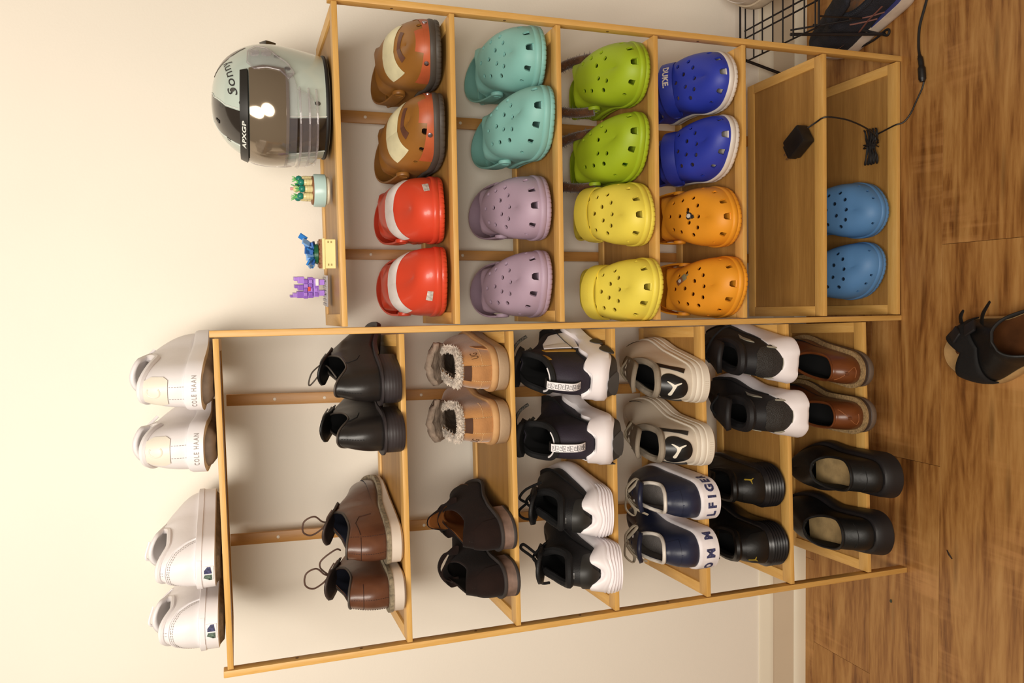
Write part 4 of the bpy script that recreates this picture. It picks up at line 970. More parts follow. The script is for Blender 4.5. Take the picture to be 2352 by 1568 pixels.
def navy_sneaker(X, Y, z, yaw, side, label, letters):
    r = place('sneaker', X, Y, z, yaw, label, 'shoe', 'navy sneakers with lettered white soles')
    M_u = mat('navy_leather', '262c44', .42, ('noise', 140, .1), .12, 12, c2='1c2034'); M_m = mat('clean_white_sole', 'ebe4e6', .5); M_b = mat('white_piping', 'ded6cc', .55)
    sh = Shoe(L=.295, side=side, wid=wid(.038, .046), th=[(0, .044), (1, .034)], zb=[(0, .002), (.1, 0), (.8, 0), (1, .008)], s0=.026, s1=.135, wo=.026, rim=[(0, .108), (.12, .102), (.4, .094), (.7, .102), (1, .122)],
              ridge=[(0, .122), (.45, .085), (1, .064)], e=.055, inset=.003, kq=1.9, bul=.009)
    shell(sh, 'upper', [M_u, mat('grey_mesh_lining', '8d8580', .85, ('noise', 400, .3), .1)], r, .0045)
    def prof(a):
        zb = sh.zb(sh.sa(a)/sh.L); h = sh.th(sh.sa(a)/sh.L)
        return [(-.010, zb), (-.002, zb+.001), (.002, zb+.004), (.002, zb+h-.006), (.0008, zb+h-.001), (-.002, zb+h+.001), (-.007, zb+h+.001)]
    sole(sh, 'sole', M_m, r, prof, 60)
    fn = sh.wrap(.42); fs = sh.wrap(sole=.0022); md = mat('navy_print', '1c1e36', .5)
    for ch, x in letters: write('sole_letter', ch, .0235, fs, x, .0215, md, r, bold=.0012, off=.0005)
    seam(sh, 'back_seam', md, r, [(0, .066), (0, .040)], fn, .0006)
    patch('heel_tab', [[(-.034, .040), (-.020, .042), (0, .043), (.020, .042), (.034, .040), (.030, .066), (0, .069), (-.030, .066)]], fn, .0004, .0012, M_u, r)
    collar(sh, 'piping', M_b, r, .0036, 50, .0, .97); insole(sh, 'insole', mat('pale_insole', '9c9490', .85, ('voro', 400, .3)), r, .055, .008)
    patch('red_lining', [[(-.020, .063), (.020, .063), (.016, .067), (-.016, .067)]], lambda p, q: (fn(p, q)[0]+Vector((0, .0065, 0)), Vector((0, 1, 0))), 0, .0004, mat('dark_red', '6e2430', .7), r)
    tongue(sh, 'tongue', M_u, r, .060, .028, .014, .008)
    T = sh.top(sh.at, 1); ml = mat('grey_shoelace', 'a39784', .8)
    for i in range(4): lace('lace', ml, r, [(-.024, T.y-.004+i*.014, T.z-.012-i*.008), (0, T.y-.002+i*.014, T.z+.012-i*.008), (.024, T.y-.004+i*.014, T.z-.012-i*.008)], .003, flat=.5)
    lace('lace_bow', ml, r, [(0, T.y-.012, T.z+.018), (.02, T.y-.02, T.z+.020), (.036, T.y-.024, T.z+.004), (.030, T.y-.02, T.z-.004), (.01, T.y-.014, T.z+.014)], .0034, flat=.5)
    lace('lace_bow', ml, r, [(0, T.y-.012, T.z+.018), (-.02, T.y-.026, T.z+.026), (-.034, T.y-.03, T.z+.012), (-.024, T.y-.022, T.z+.004), (-.004, T.y-.014, T.z+.014)], .0034, flat=.5)
    lace('lace', ml, r, [(0, T.y-.012, T.z+.018), (-.018, T.y-.034, T.z+.012), (-.034, T.y-.036, T.z-.016)], .003, flat=.5)
navy_sneaker(-.382, -.086, .5673, 2, 1, 'navy sneaker with letters LFIGE on its white sole, nearer the cream sneakers', [('L', -.022), ('F', -.004), ('I', .013), ('G', .031), ('E', .050), ('R', .068)])
navy_sneaker(-.489, -.080, .5673, 2, -1, 'navy sneaker with letters OMM on its white sole, at the open shelf side', [('T', -.056), ('O', -.031), ('M', -.002), ('M', .033)])

def mesh_runner(X, Y, z, yaw, side, label):
    r = place('running_shoe', X, Y, z, yaw, label, 'shoe', 'black mesh running shoes with plain white soles')
    M_u = mat('black_knit', '19171a', .65, ('noise', 600, .2), .2, 12); M_c = mat('grey_black_mesh', '2e2b29', .6, ('voro', 620, .7), .1, 30); M_m = mat('bright_white_midsole', 'efe8ea', .45); M_rf = mat('silver_reflective', 'a9a493', .35)
    sh = Shoe(L=.30, side=side, wid=wid(.043, .053), th=[(0, .040), (.4, .036), (1, .028)], zb=[(0, .004), (.1, .002), (.3, .002), (.75, 0), (1, .014)], s0=.028, s1=.135, wo=.027, rim=[(0, .122), (.3, .112), (.7, .110), (1, .128)],
              ridge=[(0, .128), (.45, .088), (1, .062)], e=.055, inset=.007, kq=1.8, bul=.009)
    shell(sh, 'upper', [M_u, M_void], r, .005)
    def prof(a, sd):
        u = sh.sa(a)/sh.L; zb = sh.zb(u); h = sh.th(u); fl = .004*sst(.03, .09, a)*(1-sst(.16, .3, a)); pk = .018*sst(.03, .14, a)*(1-sst(.2, .45, a))-.006*(1-sst(0, .08, a))
        return [(-.012, zb), (-.002+fl, zb+.001), (.0015+fl*1.5, zb+.004), (.0022+fl*1.5, zb+.010), (.0005+fl, zb+.022), (-.002, zb+h-.004+pk*.7), (-.005, zb+h+pk), (-.010, zb+h+pk)]
    sole(sh, 'midsole', [M_m, M_blks], r, prof, 60, wave=True, idx=lambda j: 1 if j == 0 else 0)
    fn = sh.wrap(.42)
    patch('heel_counter', [[(-.040, .000), (.040, .000), (.044, .022), (.038, .044), (.022, .056), (0, .059), (-.022, .056), (-.038, .044), (-.044, .022)]], fn, .0005, .0022, M_c, r)
    seam(sh, 'heel_piping', M_rf, r, [(-.041, .018), (-.032, .005), (-.016, .001), (0, 0), (.016, .001), (.032, .005), (.041, .018)], fn, .0007, False, .0032)
    for k in (1, -1): patch('reflective_bar', [[(.030*k, .012), (.033*k, .010), (.040*k, .030), (.037*k, .031)]], fn, .003, .0012, M_rf, r, .004)
    for k in (1, -1): patch('side_swoosh', [[(.066*k, .040), (.084*k, .046), (.112*k, .044), (.140*k, .032), (.112*k, .037), (.086*k, .037)]], fn, .0006, .0012, M_rf, r, .004)
    collar(sh, 'collar', M_u, r, .0095, 40, -.004, .93); insole(sh, 'insole', M_void, r, .05); tongue(sh, 'tongue', M_u, r, .08, .030, .026, .009)
    T = sh.top(sh.at, 1)
    for i in range(3): lace('lace', M_blkm, r, [(-.022, T.y+.010+i*.014, T.z-.012-i*.010), (0, T.y+.008+i*.014, T.z+.006-i*.010), (.022, T.y+.010+i*.014, T.z-.012-i*.010)], .0026)
    if side > 0: lace('lace', M_blkm, r, [(.0, T.y, T.z+.006), (.03, T.y-.008, T.z-.002), (.052, T.y-.012, T.z-.022), (.060, T.y-.016, T.z-.040)], .0024)
mesh_runner(-.096, -.058, .3428, -8, 1, 'black mesh running shoe with white sole beside the middle post')
mesh_runner(-.209, -.092, .3428, -3, -1, 'black mesh running shoe with white sole, nearer the all black sneakers')

def ribbed_black(X, Y, z, yaw, side, label):
    r = place('sneaker', X, Y, z, yaw, label, 'shoe', 'all black sneakers with ribbed soles')
    M_u = mat('soft_black_leather', '0f0e0e', .5, ('noise', 140, .15), .25, 12); M_m = mat('glossy_black_rubber', '1d1a1b', .3); M_g = mat('gold_print', '9c8428', .5)
    sh = Shoe(L=.295, side=side, wid=wid(.042, .052), th=[(0, .052), (.5, .04), (1, .034)], zb=[(0, .001), (.1, 0), (.8, 0), (1, .008)], s0=.026, s1=.135, wo=.027, rim=[(0, .112), (.35, .098), (.7, .098), (1, .118)],
              ridge=[(0, .118), (.45, .085), (1, .064)], e=.055, inset=.005, kq=1.9, bul=.004)
    shell(sh, 'upper', [M_u, M_void], r, .005)
    def prof(a):
        zb = sh.zb(sh.sa(a)/sh.L); h = sh.th(sh.sa(a)/sh.L); R = [(-.014, zb), (-.005, zb+.001), (0, zb+.006)]; kk = 1-sst(.18, .5, a)
        for j in range(13): R.append((.0012+(.0020 if j % 2 else -.0018)*kk, zb+.008+(h-.014)*j/12))
        return R+[(-.001, zb+h-.002), (-.004, zb+h), (-.010, zb+h+.001)]
    sole(sh, 'ribbed_sole', M_m, r, prof, 60, sharp=80)
    fn = sh.wrap(.42); k = 1 if side > 0 else -1
    hp = patch('heel_panel', [[(-.036, .004), (.036, .004), (.036, .034), (.022, .048), (0, .050), (-.022, .048), (-.036, .034)]], fn, .0004, .0018, M_u, r)
    patch('cat_emblem', [[((x*.57+y*.82)*.017*(-k)+.022*k, (-x*.82+y*.57)*.017+.034) for x, y in CAT]], fn, .0026, .0004, M_g, r, .003)
    collar(sh, 'collar', M_u, r, .008, 40, -.003, .94); insole(sh, 'insole', M_void, r, .055); tongue(sh, 'tongue', M_u, r, .075, .028, .022, .008)
    patch('grey_side_panel', [[(-.12, .03), (-.16, .02), (-.165, .045), (-.13, .055)]], fn, .0005, .001, mat('warm_grey_panel', '6a5a4e', .7), r, .006)
    T = sh.top(sh.at, 1)
    for i in range(3): lace('lace', M_blkm, r, [(-.022, T.y+.010+i*.014, T.z-.012-i*.010), (0, T.y+.008+i*.014, T.z+.006-i*.010), (.022, T.y+.010+i*.014, T.z-.012-i*.010)], .0026)
ribbed_black(-.387, -.012, .3428, 3, 1, 'all black sneaker with ribbed sole and small gold emblem, nearer the white soled runners')
ribbed_black(-.520, -.026, .3428, 2, -1, 'all black sneaker with ribbed sole and gold emblem at the open shelf side')

def loafer(X, Y, z, yaw, side, label):
    r = place('loafer', X, Y, z, yaw, label, 'shoe', 'brown leather slip-on shoes')
    M_l = mat('chestnut_leather', '7a4320', .36, ('noise', 70, .12), .2, 10, c2='552b13', coat=.1); M_w = mat('tan_welt', '9c8058', .8, ('noise', 600, .5), .2, 200); M_s = mat('dark_brown_sole', '4a3c34', .6); M_s2 = mat('grey_brown_sole', '6b5a4c', .65)
    sh = Shoe(L=.295, side=side, wid=wid(.037, .048), th=[(0, .032), (.3, .030), (.6, .018), (1, .014)], zb=[(0, .0), (.78, 0), (1, .010)], s0=.022, s1=.135, wo=.027, rim=[(0, .090), (.35, .078), (.7, .084), (1, .098)],
              ridge=[(0, .098), (.45, .076), (1, .058)], e=.06, inset=.006, kq=1.9, bul=.007)
    shell(sh, 'upper', [M_l, M_void], r, .0035)
    def prof(a):
        zb = sh.zb(sh.sa(a)/sh.L); h = sh.th(sh.sa(a)/sh.L)
        return [(-.010, zb), (-.001, zb+.001), (.001, zb+.004), (.001, zb+h*.45), (-.0005, zb+h*.5), (.0012, zb+h*.56), (.0015, zb+h*.78), (.0030, zb+h*.8), (.0032, zb+h-.001), (-.006, zb+h)]
    sole(sh, 'sole', [M_s2, M_s, M_w], r, prof, 56, idx=lambda j: 0 if j < 3 else (1 if j < 6 else 2))
    fn = sh.wrap(.45)
    seam(sh, 'curved_seam', mat('light_brown_thread', 'a8683c', .6), r, [(-.022*1, .055), (-.010, .048), (.004, .036), (.012, .026), (.014, .020), (.006, .018), (-.008, .019)], lambda p, q: fn(p*side, q), .0006)
    collar(sh, 'topline', M_l, r, .0022, 50, 0, 1.); insole(sh, 'insole', M_void, r, .040)
    pb = MB().tube([fn(0, .036)[0], fn(0, .042)[0]], lambda t: .0035, 8).obj('pressed_bump', M_l, r)
loafer(-.128, -.040, .12, -7, 1, 'chestnut brown leather slip-on on the lowest shelf beside the middle post')
loafer(-.230, -.050, .12, -2, -1, 'chestnut brown leather slip-on on the lowest shelf, nearer the black slip-ons')

def black_slip(X, Y, z, yaw, side, label):
    r = place('slip_on', X, Y, z, yaw, label, 'shoe', 'black slip-ons with tan insoles')
    M_t = mat('tan_insole', 'a58a5e', .85, ('noise', 300, .2), .12, 40)
    sh = Shoe(L=.30, side=side, wid=wid(.040, .053), th=[(0, .040), (.3, .036), (.6, .026), (1, .022)], zb=[(0, .003), (.08, 0), (.78, 0), (1, .012)], s0=.040, s1=.150, wo=.033, nO=2.3, rim=[(0, .092), (.35, .082), (.7, .088), (1, .102)],
              ridge=[(0, .102), (.4, .088), (1, .064)], e=.06, inset=.006, kq=1.8, bul=.002)
    shell(sh, 'upper', [M_blk, M_void], r, .003)
    def prof(a):
        zb = sh.zb(sh.sa(a)/sh.L); h = sh.th(sh.sa(a)/sh.L); fl = .006*(1-sst(.1, .5, a))
        return [(-.008, zb), (.000+fl, zb+.001), (.003+fl, zb+.005), (.002+fl*.5, zb+h*.6), (.001, zb+h-.003), (-.002, zb+h), (-.008, zb+h)]
    sole(sh, 'sole', M_blks, r, prof, 56)
    insole(sh, 'insole', M_t, r, .048, .010, .6); collar(sh, 'topline', M_blk, r, .003, 50, 0, 1.)
    fn = sh.wrap(.45); seam(sh, 'heel_crease', M_blkm, r, [(-.03, .038), (0, .036), (.03, .038)], fn, .0008)
black_slip(-.360, -.128, .12, 3, 1, 'black leather slip-on with tan insole, sticking out furthest over the shelf edge')
black_slip(-.497, -.102, .12, 4, -1, 'black leather slip-on with tan insole, nearest the open side of the lowest shelf')


# ------------------------------------------------------------------ helmet on the rack top
HB = (.453*K, .150*K, ZR[0][0]*K+.0003)
hel = empty('helmet', HB, radians(138), 'pale grey full face helmet with black centre stripe and tinted visor', 'helmet')
def hf(az, elv, off=0.):
    def P(a, e):
        a, e = radians(a), e
        if e >= 0: z = .095+.096*sin(radians(e)); s = cos(radians(e))**.86
        else: z = .095+.095*(e/60); s = 1-.14*(abs(e)/60)**1.6
        rx, ry = .099, .106; fr = max(0, cos(a))
        k = 1+.05*fr**3*(1-sst(-10, 30, e))-.03*max(0, -cos(a))*(1-sst(-50, 0, e))
        return Vector((sin(a)*rx*s*k, cos(a)*ry*s*k, z))
    p = P(az, elv); n = (P(az+.5, elv)-P(az-.5, elv)).cross(P(az, min(89.9, elv+.5))-P(az, max(-60, elv-.5)))
    n = n.normalized() if n.length > 1e-10 else Vector((0, 0, 1))
    if n.dot(p-Vector((0, 0, .08))) < 0: n = -n
    return p, n
M_hp = mat('pale_grey_blue_gloss', 'bcc8bf', .16, None, .03, 6, coat=.6); M_hk = mat('black_gloss', '2a2522', .16, None, .1, 6, coat=.6)
V = []; na, ne = 72, 30
for j in range(ne+1):
    e = -60+150*j/ne
    for i in range(na): V.append(hf(360*i/na, min(e, 89.9))[0])
Fc = [(j*na+i, j*na+(i+1) % na, (j+1)*na+(i+1) % na, (j+1)*na+i) for j in range(ne) for i in range(na)]
Fc = [f[::-1] for f in Fc]; o = build('shell', V, Fc, [M_hp, M_hk], hel)
so = o.modifiers.new('s', 'SOLIDIFY'); so.thickness = .006; so.offset = -1; so.material_offset = 1; so.material_offset_rim = 1
MB().tube([hf(360*i/60, -59.5)[0]+Vector((0, 0, .0035)) for i in range(60)], .0038, 8, closed=True).obj('edge_trim', mat('black_rubber_trim', '1a1817', .6), hel)
pg = lambda pts: [pts]
H5 = 5.0
patch('crown_stripe', pg([(-20, 24), (20, 24), (24, 50), (38, 72), (60, 80), (0, 86), (-60, 80), (-38, 72), (-24, 50)]), hf, .0001, .0007, M_hk, hel, 4)
patch('chin_stripe', pg([(-20, -58), (20, -58), (19, -16), (-19, -16)]), hf, .0001, .0007, M_hk, hel, 4)
mw = mat('white_pinstripe', 'dfe3dc', .3)
for s_ in (-1, 1):
    for pl in ([(22*s_, 24), (26*s_, 50), (40*s_, 71), (62*s_, 79)], [(21.6*s_, -58), (20.6*s_, -16)]):
        P = []
        for (a, b), (c_, d_) in zip(pl, pl[1:]):
            for k in range(8): P.append(hf(a+(c_-a)*k/8, b+(d_-b)*k/8)[0]+hf(a+(c_-a)*k/8, b+(d_-b)*k/8)[1]*.0007)
        P.append(hf(*pl[-1])[0]+hf(*pl[-1])[1]*.0007); MB().tube(P, .0009, 6).obj('pinstripe', mw, hel)
M_vis = mat('tinted_visor', '8a7c6a', .10, None, .05, 5, metal=.55, coat=.5)
patch('visor', pg([(-64, 21), (64, 21), (66, 8), (64, -12), (50, -16), (-50, -16), (-64, -12), (-66, 8)]), hf, .003, .0022, M_vis, hel, 5)
vb = patch('visor_band', pg([(-62, 22), (62, 22), (62, 29), (30, 30), (-30, 30), (-62, 29)]), hf, .003, .0050, mat('satin_black_band', '24221f', .4), hel, 5)
write('band_lettering', 'APXGP', 6.2, lambda x, y: hf(x, y), 2, 25.6, mw, vb, sx=-1.5, sy=.85, off=.0085, bold=.2)
M_clear = mat('clear_plastic', 'e9e2ea', .06, None, .0, 5, trans=.85, alpha=.55, coat=.5)
def rimtube(pl, off, r, name, m, closed=True):
    P = []; n = len(pl)
    for i in range(n if closed else n-1):
        (a, b), (c_, d_) = pl[i], pl[(i+1) % n]
        for k in range(6): q = hf(a+(c_-a)*k/6, b+(d_-b)*k/6); P.append(q[0]+q[1]*off)
    return MB().tube(P, r, 7, closed=closed).obj(name, m, hel)
for s_ in (-1, 1):
    pl = [(62, 16), (70, 22), (86, 21), (92, 13), (88, 4), (78, -5), (70, -16), (60, -22), (54, -16), (61, -8), (63, 4)]
    pl = [(a*s_, b) for a, b in pl]; q = patch('side_plate', [pl], hf, .004, .0018, M_clear, hel, 5); rimtube(pl, .0062, .0012, 'side_plate_rim', M_clear)
    for a, b in ((81, 15), (80, 4)):
        c0, n0 = hf(a*s_, b); o = MB().lathe([(.0085, 0), (.0085, .002), (.0065, .003), (.003, .0034), (0, .0034)], 18).obj('pivot_disc', M_clear, hel); o.location = c0+n0*.0055; o.rotation_euler = n0.to_track_quat('Z', 'Y').to_euler()
pl = [(-58, -13), (58, -13), (60, -20), (48, -24), (-48, -24), (-60, -20)]; patch('visor_sill', [pl], hf, .004, .002, M_clear, hel, 5)
pl = [(-44, -24), (-20, -25), (20, -25), (44, -24), (40, -38), (20, -44), (-20, -44), (-40, -38)]
patch('breath_guard', [pl], lambda a, e: (hf(a, e)[0]+hf(a, e)[1]*.012*cos(radians(a*1.6)), hf(a, e)[1]), .004, .002, M_clear, hel, 5)
for e_ in (-26, -35, -43): MB().tube([hf(a, e_)[0]+hf(a, e_)[1]*(.006+.013*max(0, cos(radians(a*1.6)))) for a in range(-46, 47, 4)], .0018, 7).obj('guard_rib', M_clear, hel)
write('signature', 'Sonny', 17, lambda x, y: hf(x, y), -64, 44, mat('ink_black', '2e2c2c', .5), hel, sx=-1.25, sy=.9, off=.0009, shear=-.3, rot=-.2)
patch('teardrop_mark', pg([(-98, 36), (-96, 46), (-99, 60), (-103, 70), (-106, 58), (-108, 46), (-105, 36), (-103, 24)]), hf, .0001, .0007, mat('brown_black_gloss', '4a3c34', .2, coat=.5), hel, 4)
md = mat('recess_dark', '4c4a46', .5)
for a, e_ in ((-44, 40), (-30, 30), (-24, 56), (26, 46), (-66, -16), (-34, -46), (-80, -6)):
    c0, n0 = hf(a, e_); o = MB().lathe([(.0036, 0), (.0036, .0006), (.0024, .0009), (0, .0004)], 14).obj('vent_hole', md, hel); o.location = c0+n0*.0004; o.rotation_euler = n0.to_track_quat('Z', 'Y').to_euler(); o.scale = (1, 1.4, 1)
patch('rear_vent', pg([(-150, 6), (-135, 8), (-128, 2), (-134, -8), (-150, -8)]), hf, .001, .007, M_hk, hel, 5)
patch('slot_vent', pg([(4, 60), (10, 60), (9, 66), (5, 66)]), hf, .0008, .0012, mat('vent_black', '0f0e0d', .5), hel, 2)

# ------------------------------------------------------------------ brick-built toys on the rack top
ZT = 1.356*K
def plastic(n, c, r=.3): return mat(n, c, r, None, .03, 20)
t = empty('toy_cactus_pot', (.281*K, .125*K, ZT), .3, 'toy brick cactus group in a round pale blue pot', 'toy plant', 'brick toys on the rack top')
MB().lathe([(.0, 0), (.024, 0), (.025, .0025), (.024, .005), (0, .005)], 28).obj('saucer', plastic('ivory_plastic', 'e6ddc4'), t)
MB().lathe([(0, .005), (.027, .005), (.029, .0065), (.029, .0245), (.0275, .0265), (.026, .0265), (.026, .024), (0, .024)], 32).obj('pot', plastic('pale_blue_plastic', 'b5d1cd'), t)
MB().lathe([(0, .024), (.0255, .024), (.025, .029), (.02, .0305), (0, .031)], 24).obj('soil', plastic('brown_plastic', '8a5a3a', .5), t)
rnd = random.Random(4); pale = plastic('sand_plastic', 'ddd09a'); teal = plastic('teal_plastic', '1f7d6c'); grn = plastic('bright_green_plastic', '6fc46c'); pink = plastic('pink_plastic', 'e8a0a0')
for i, (x, y, h) in enumerate(((-.017, -.012, .016), (-.006, -.018, .013), (.007, -.017, .014), (.017, -.008, .017), (-.012, .006, .019), (.010, .008, .018), (0, -.004, .022))):
    tall = i == 6
    p_ = MB().lathe([(.0058, 0), (.0062, .001), (.0062, h*.3), (.0056, h*.34), (.0062, h*.38), (.0062, h*.64), (.0056, h*.68), (.0062, h*.72), (.0055, h), (0, h)], 16).obj('cactus', pale, t); p_.location = (x, y, .029)
    b = MB().lathe([(0, h-.001), (.0052, h+.001), (.0064, h+.005), (.0052, h+.0085), (.002, h+.0105), (0, h+.0105)], 16).obj('bud', pale if tall else teal, p_)
    if tall: MB().lathe([(.0022, h+.010), (.0028, h+.012), (.0024, h+.015), (0, h+.0155)], 10).obj('flower', pink, p_)
    else:
        m_ = MB()
        for k in range(4):
            a = k*pi/2+i; m_.tube([(0, 0, h+.009), (.003*cos(a), .003*sin(a), h+.012), (.0048*cos(a), .0048*sin(a), h+.0165)], lambda q: .0014*(1-q*.6), 6)
        m_.obj('leaf', grn, p_)
o = MB().lathe([(.003, 0), (.004, .002), (.003, .005), (0, .0055)], 12).obj('flower', pink, t); o.location = (.02, -.004, .036)

t = empty('toy_flower_pot', (.149*K, .055*K, ZT), -.05, 'toy brick plant with blue leaves in a square pale yellow pot', 'toy plant', 'brick toys on the rack top')
yl_ = plastic('pale_yellow_plastic', 'e9dc9c')
MB().box(-.0245, .0245, -.0245, .0245, 0, .019, .001).box(-.026, .026, -.026, .026, .0175, .022, .0008).obj('pot', yl_, t, smooth=False)
for x in (-.020, .018):
    for z in (.006, .011): MB().box(x, x+.0035, -.0250, -.0240, z, z+.0025).obj('pot_notch', plastic('tan_notch', 'a8955c'), t, smooth=False)
br = plastic('brown_plastic', '8a5a3a')
for i in range(6): MB().lathe([(.0044, 0), (.0044, .005), (0, .005)], 12).box(-.004, .004, -.004, .004, 0, .003).obj('soil_stud', br, t).location = (-.020+.008*i, -.016+.002*(i % 2), .022)
MB().box(-.023, .023, -.012, .023, .021, .0255, .001).obj('soil', br, t, smooth=False)
MB().lathe([(.013, .025), (.018, .028), (.015, .034), (.0, .036)], 18).obj('leaf_base', plastic('dark_green_plastic', '1d5a3c'), t)
bls = [plastic('bright_blue_plastic', '2f7fd0'), plastic('light_blue_plastic', '7fb0e8'), plastic('deep_blue_plastic', '2460b0')]
rnd = random.Random(9)
for i in range(17):
    a = -pi+i*2*pi/17; e = radians(rnd.choice((12, 35, 55))); r_ = rnd.uniform(.016, .030) if i % 2 else .014; L_ = .014
    m4 = Matrix.Translation((cos(a)*r_, sin(a)*r_*.7, .033+r_*math.tan(e)*.45))@Matrix.Rotation(a, 4, 'Z')@Matrix.Rotation(-e, 4, 'Y')@Matrix.Rotation(rnd.uniform(-.5, .5), 4, 'X')
    MB().box(-L_/2, L_/2, -.0055, .0055, -.0018, .0018, .0006, m4).box(-L_/2+.001, -L_/2+.005, -.004, .004, .0015, .004, .0004, m4).obj('leaf', bls[i % 3], t, smooth=False)
for i in range(5):
    a = i*1.26; MB().box(-.004, .004, -.004, .004, 0, .007, .0006).obj('leaf_block', bls[(i+1) % 3], t, smooth=False).location = (cos(a)*.009, sin(a)*.009, .036+.004*(i % 2))

pl = empty('baseplate', (.083*K, .200*K, ZT), -.06, 'small clear grey studded plate under the purple brick model', 'toy plate')
cp = mat('clear_grey_plastic', 'c9c4c8', .15, None, .02, 10, trans=.5)
MB().box(-.031, .027, -.026, .026, 0, .003, .0004).obj('plate', cp, pl, smooth=False)
m_ = MB()
for i in range(7):
    for j in range(6): m_.lathe([(.0024, .003), (.0024, .0046), (0, .0046)], 8, cx=-.027+.008*i, cy=-.021+.0084*j)
m_.obj('studs', cp, pl)['kind'] = 'stuff'
t = empty('toy_brick_model', (.088*K, .200*K, ZT+.0048), -.1, 'purple toy brick model with spiky top standing on a clear plate', 'toy', 'brick toys on the rack top')
pu = [plastic('purple_plastic', '8a55c0'), plastic('light_purple_plastic', 'a878d8')]
rnd = random.Random(11)
for (x, y, z, w_, h) in ((-.010, 0, 0, .010, .010), (.010, 0, 0, .010, .010), (0, 0, .010, .034, .010), (0, .001, .020, .038, .010), (-.002, .001, .030, .036, .008), (.014, .002, .036, .012, .012), (-.013, .002, .036, .012, .014), (.0, .002, .038, .010, .010), (-.014, .003, .048, .008, .009), (.016, .003, .047, .007, .008), (.002, .003, .047, .006, .007), (-.016, .003, .056, .004, .006)):
    MB().box(x-w_/2, x+w_/2, y-.010, y+.010, z, z+h-.0003, .0006).obj('brick', pu[rnd.randrange(2)], t, smooth=False)
for z in (.012, .022, .031):
    for i in range(4):
        MB().box(-.015+.0078*i, -.0085+.0078*i, -.0125, -.0085, z+rnd.uniform(-.001, .001), z+.0062, .0004).obj('brick', pu[(i+int(z*1000)) % 2], t, smooth=False)
MB().box(.004, .017, -.0132, -.0098, .011, .0165, .0004).obj('brick', plastic('white_plastic', 'ece4e4'), t, smooth=False)
MB().box(-.006, .002, -.0132, -.0098, .0255, .0305, .0004).obj('brick', plastic('red_plastic', 'd8452f'), t, smooth=False)

# ------------------------------------------------------------------ power adapter and its cord
def U(x, y, z): return Vector((x, y, z))*K
ad = empty('power_adapter', U(.423, .075, .2338), 0, 'black plug-in power adapter on an empty shelf, its cord hanging to a tied bundle below', 'adapter')
base = U(.423, .075, .2338)
m4 = Matrix.Rotation(radians(32), 4, 'Z')
bdy = MB().box(-.022, .022, -.034, .022, .0005, .030, .004, m4).box(-.017, .017, .014, .030, .003, .026, .003, m4)
ab = bdy.obj('body', mat('black_plastic', '141213', .45, None, .1, 40), ad, sharp=30)
for x in (-.006, .006): MB().box(x-.0007, x+.0007, .029, .044, .011, .017, 0, m4).obj('prong', M_chr, ad, smooth=False)
cb = mat('black_cable', '171415', .5)
def rel(L_): return [U(*p)-base for p in L_]
pts = bez(rel([(.452, .035, .252), (.462, .016, .243), (.468, -.003, .240), (.469, -.010, .222), (.466, -.004, .165), (.455, .022, .085), (.440, .050, .030), (.430, .066, .022), (.424, .074, .024)]), 8)
MB().tube(pts, .0017, 8).obj('cable', cb, ad)
m_ = MB()
for i in range(6):
    y0 = .060+.006*i; zz = .020+.004*(i % 3)
    m_.tube(bez(rel([(.470, y0+.004, zz+.004), (.466, y0-.002, zz+.006), (.448, y0, zz+.002), (.428, .074+(y0-.074)*.45, zz+.006), (.400, y0-.002, zz+.003), (.386, y0+.002, zz), (.390, y0+.006, zz-.001), (.428, .076+(y0-.074)*.45, zz+.001), (.466, y0+.005, zz), (.470, y0+.004, zz+.004)]), 5), .0017, 7)
m_.obj('cable_bundle', cb, ad)
m_ = MB(); m_.tube(bez(rel([(.424, .058, .020), (.427, .056, .034), (.430, .074, .040), (.433, .093, .034), (.431, .094, .020)]), 6), .0014, 6).tube(bez(rel([(.434, .058, .020), (.430, .056, .034), (.428, .074, .041), (.425, .093, .034), (.427, .094, .020)]), 6), .0014, 6); m_.obj('wire_tie', cb, ad)
pts = bez(rel([(.455, .064, .020), (.462, .030, .019), (.466, .004, .020), (.470, -.010, .010), (.487, -.024, .003), (.515, -.043, .003), (.538, -.058, .003), (.552, -.064, .004)]), 8)
MB().tube(pts, .0017, 8).obj('cable', cb, ad)
cn = bez(rel([(.552, -.064, .008), (.575, -.063, .009), (.600, -.059, .008), (.615, -.053, .006)]), 6)
MB().tube(cn, lambda q: .0075 if .1 < q < .5 else (.0055 if q < .85 else .004), 10).obj('inline_connector', mat('black_plastic', '141213'), ad)
pts = bez(rel([(.612, -.054, .006), (.640, -.047, .003), (.685, -.050, .003), (.738, -.070, .004), (.797, -.095, .012)]), 8)
MB().tube(pts, .0026, 8).obj('cable', cb, ad)
ps = empty('power_strip', U(.905, -.105, 0), .05, 'black power strip end on the floor at the edge of the photo', 'power strip')
MB().box(-.095, .095, -.026, .026, 0, .030, .005).obj('body', mat('black_plastic', '141213'), ps, sharp=30)
for x in (-.04, .02): MB().lathe([(.015, .030), (.015, .0312), (.012, .0312), (.011, .030), (0, .030)], 20, cx=x).obj('socket', M_blkm, ps)

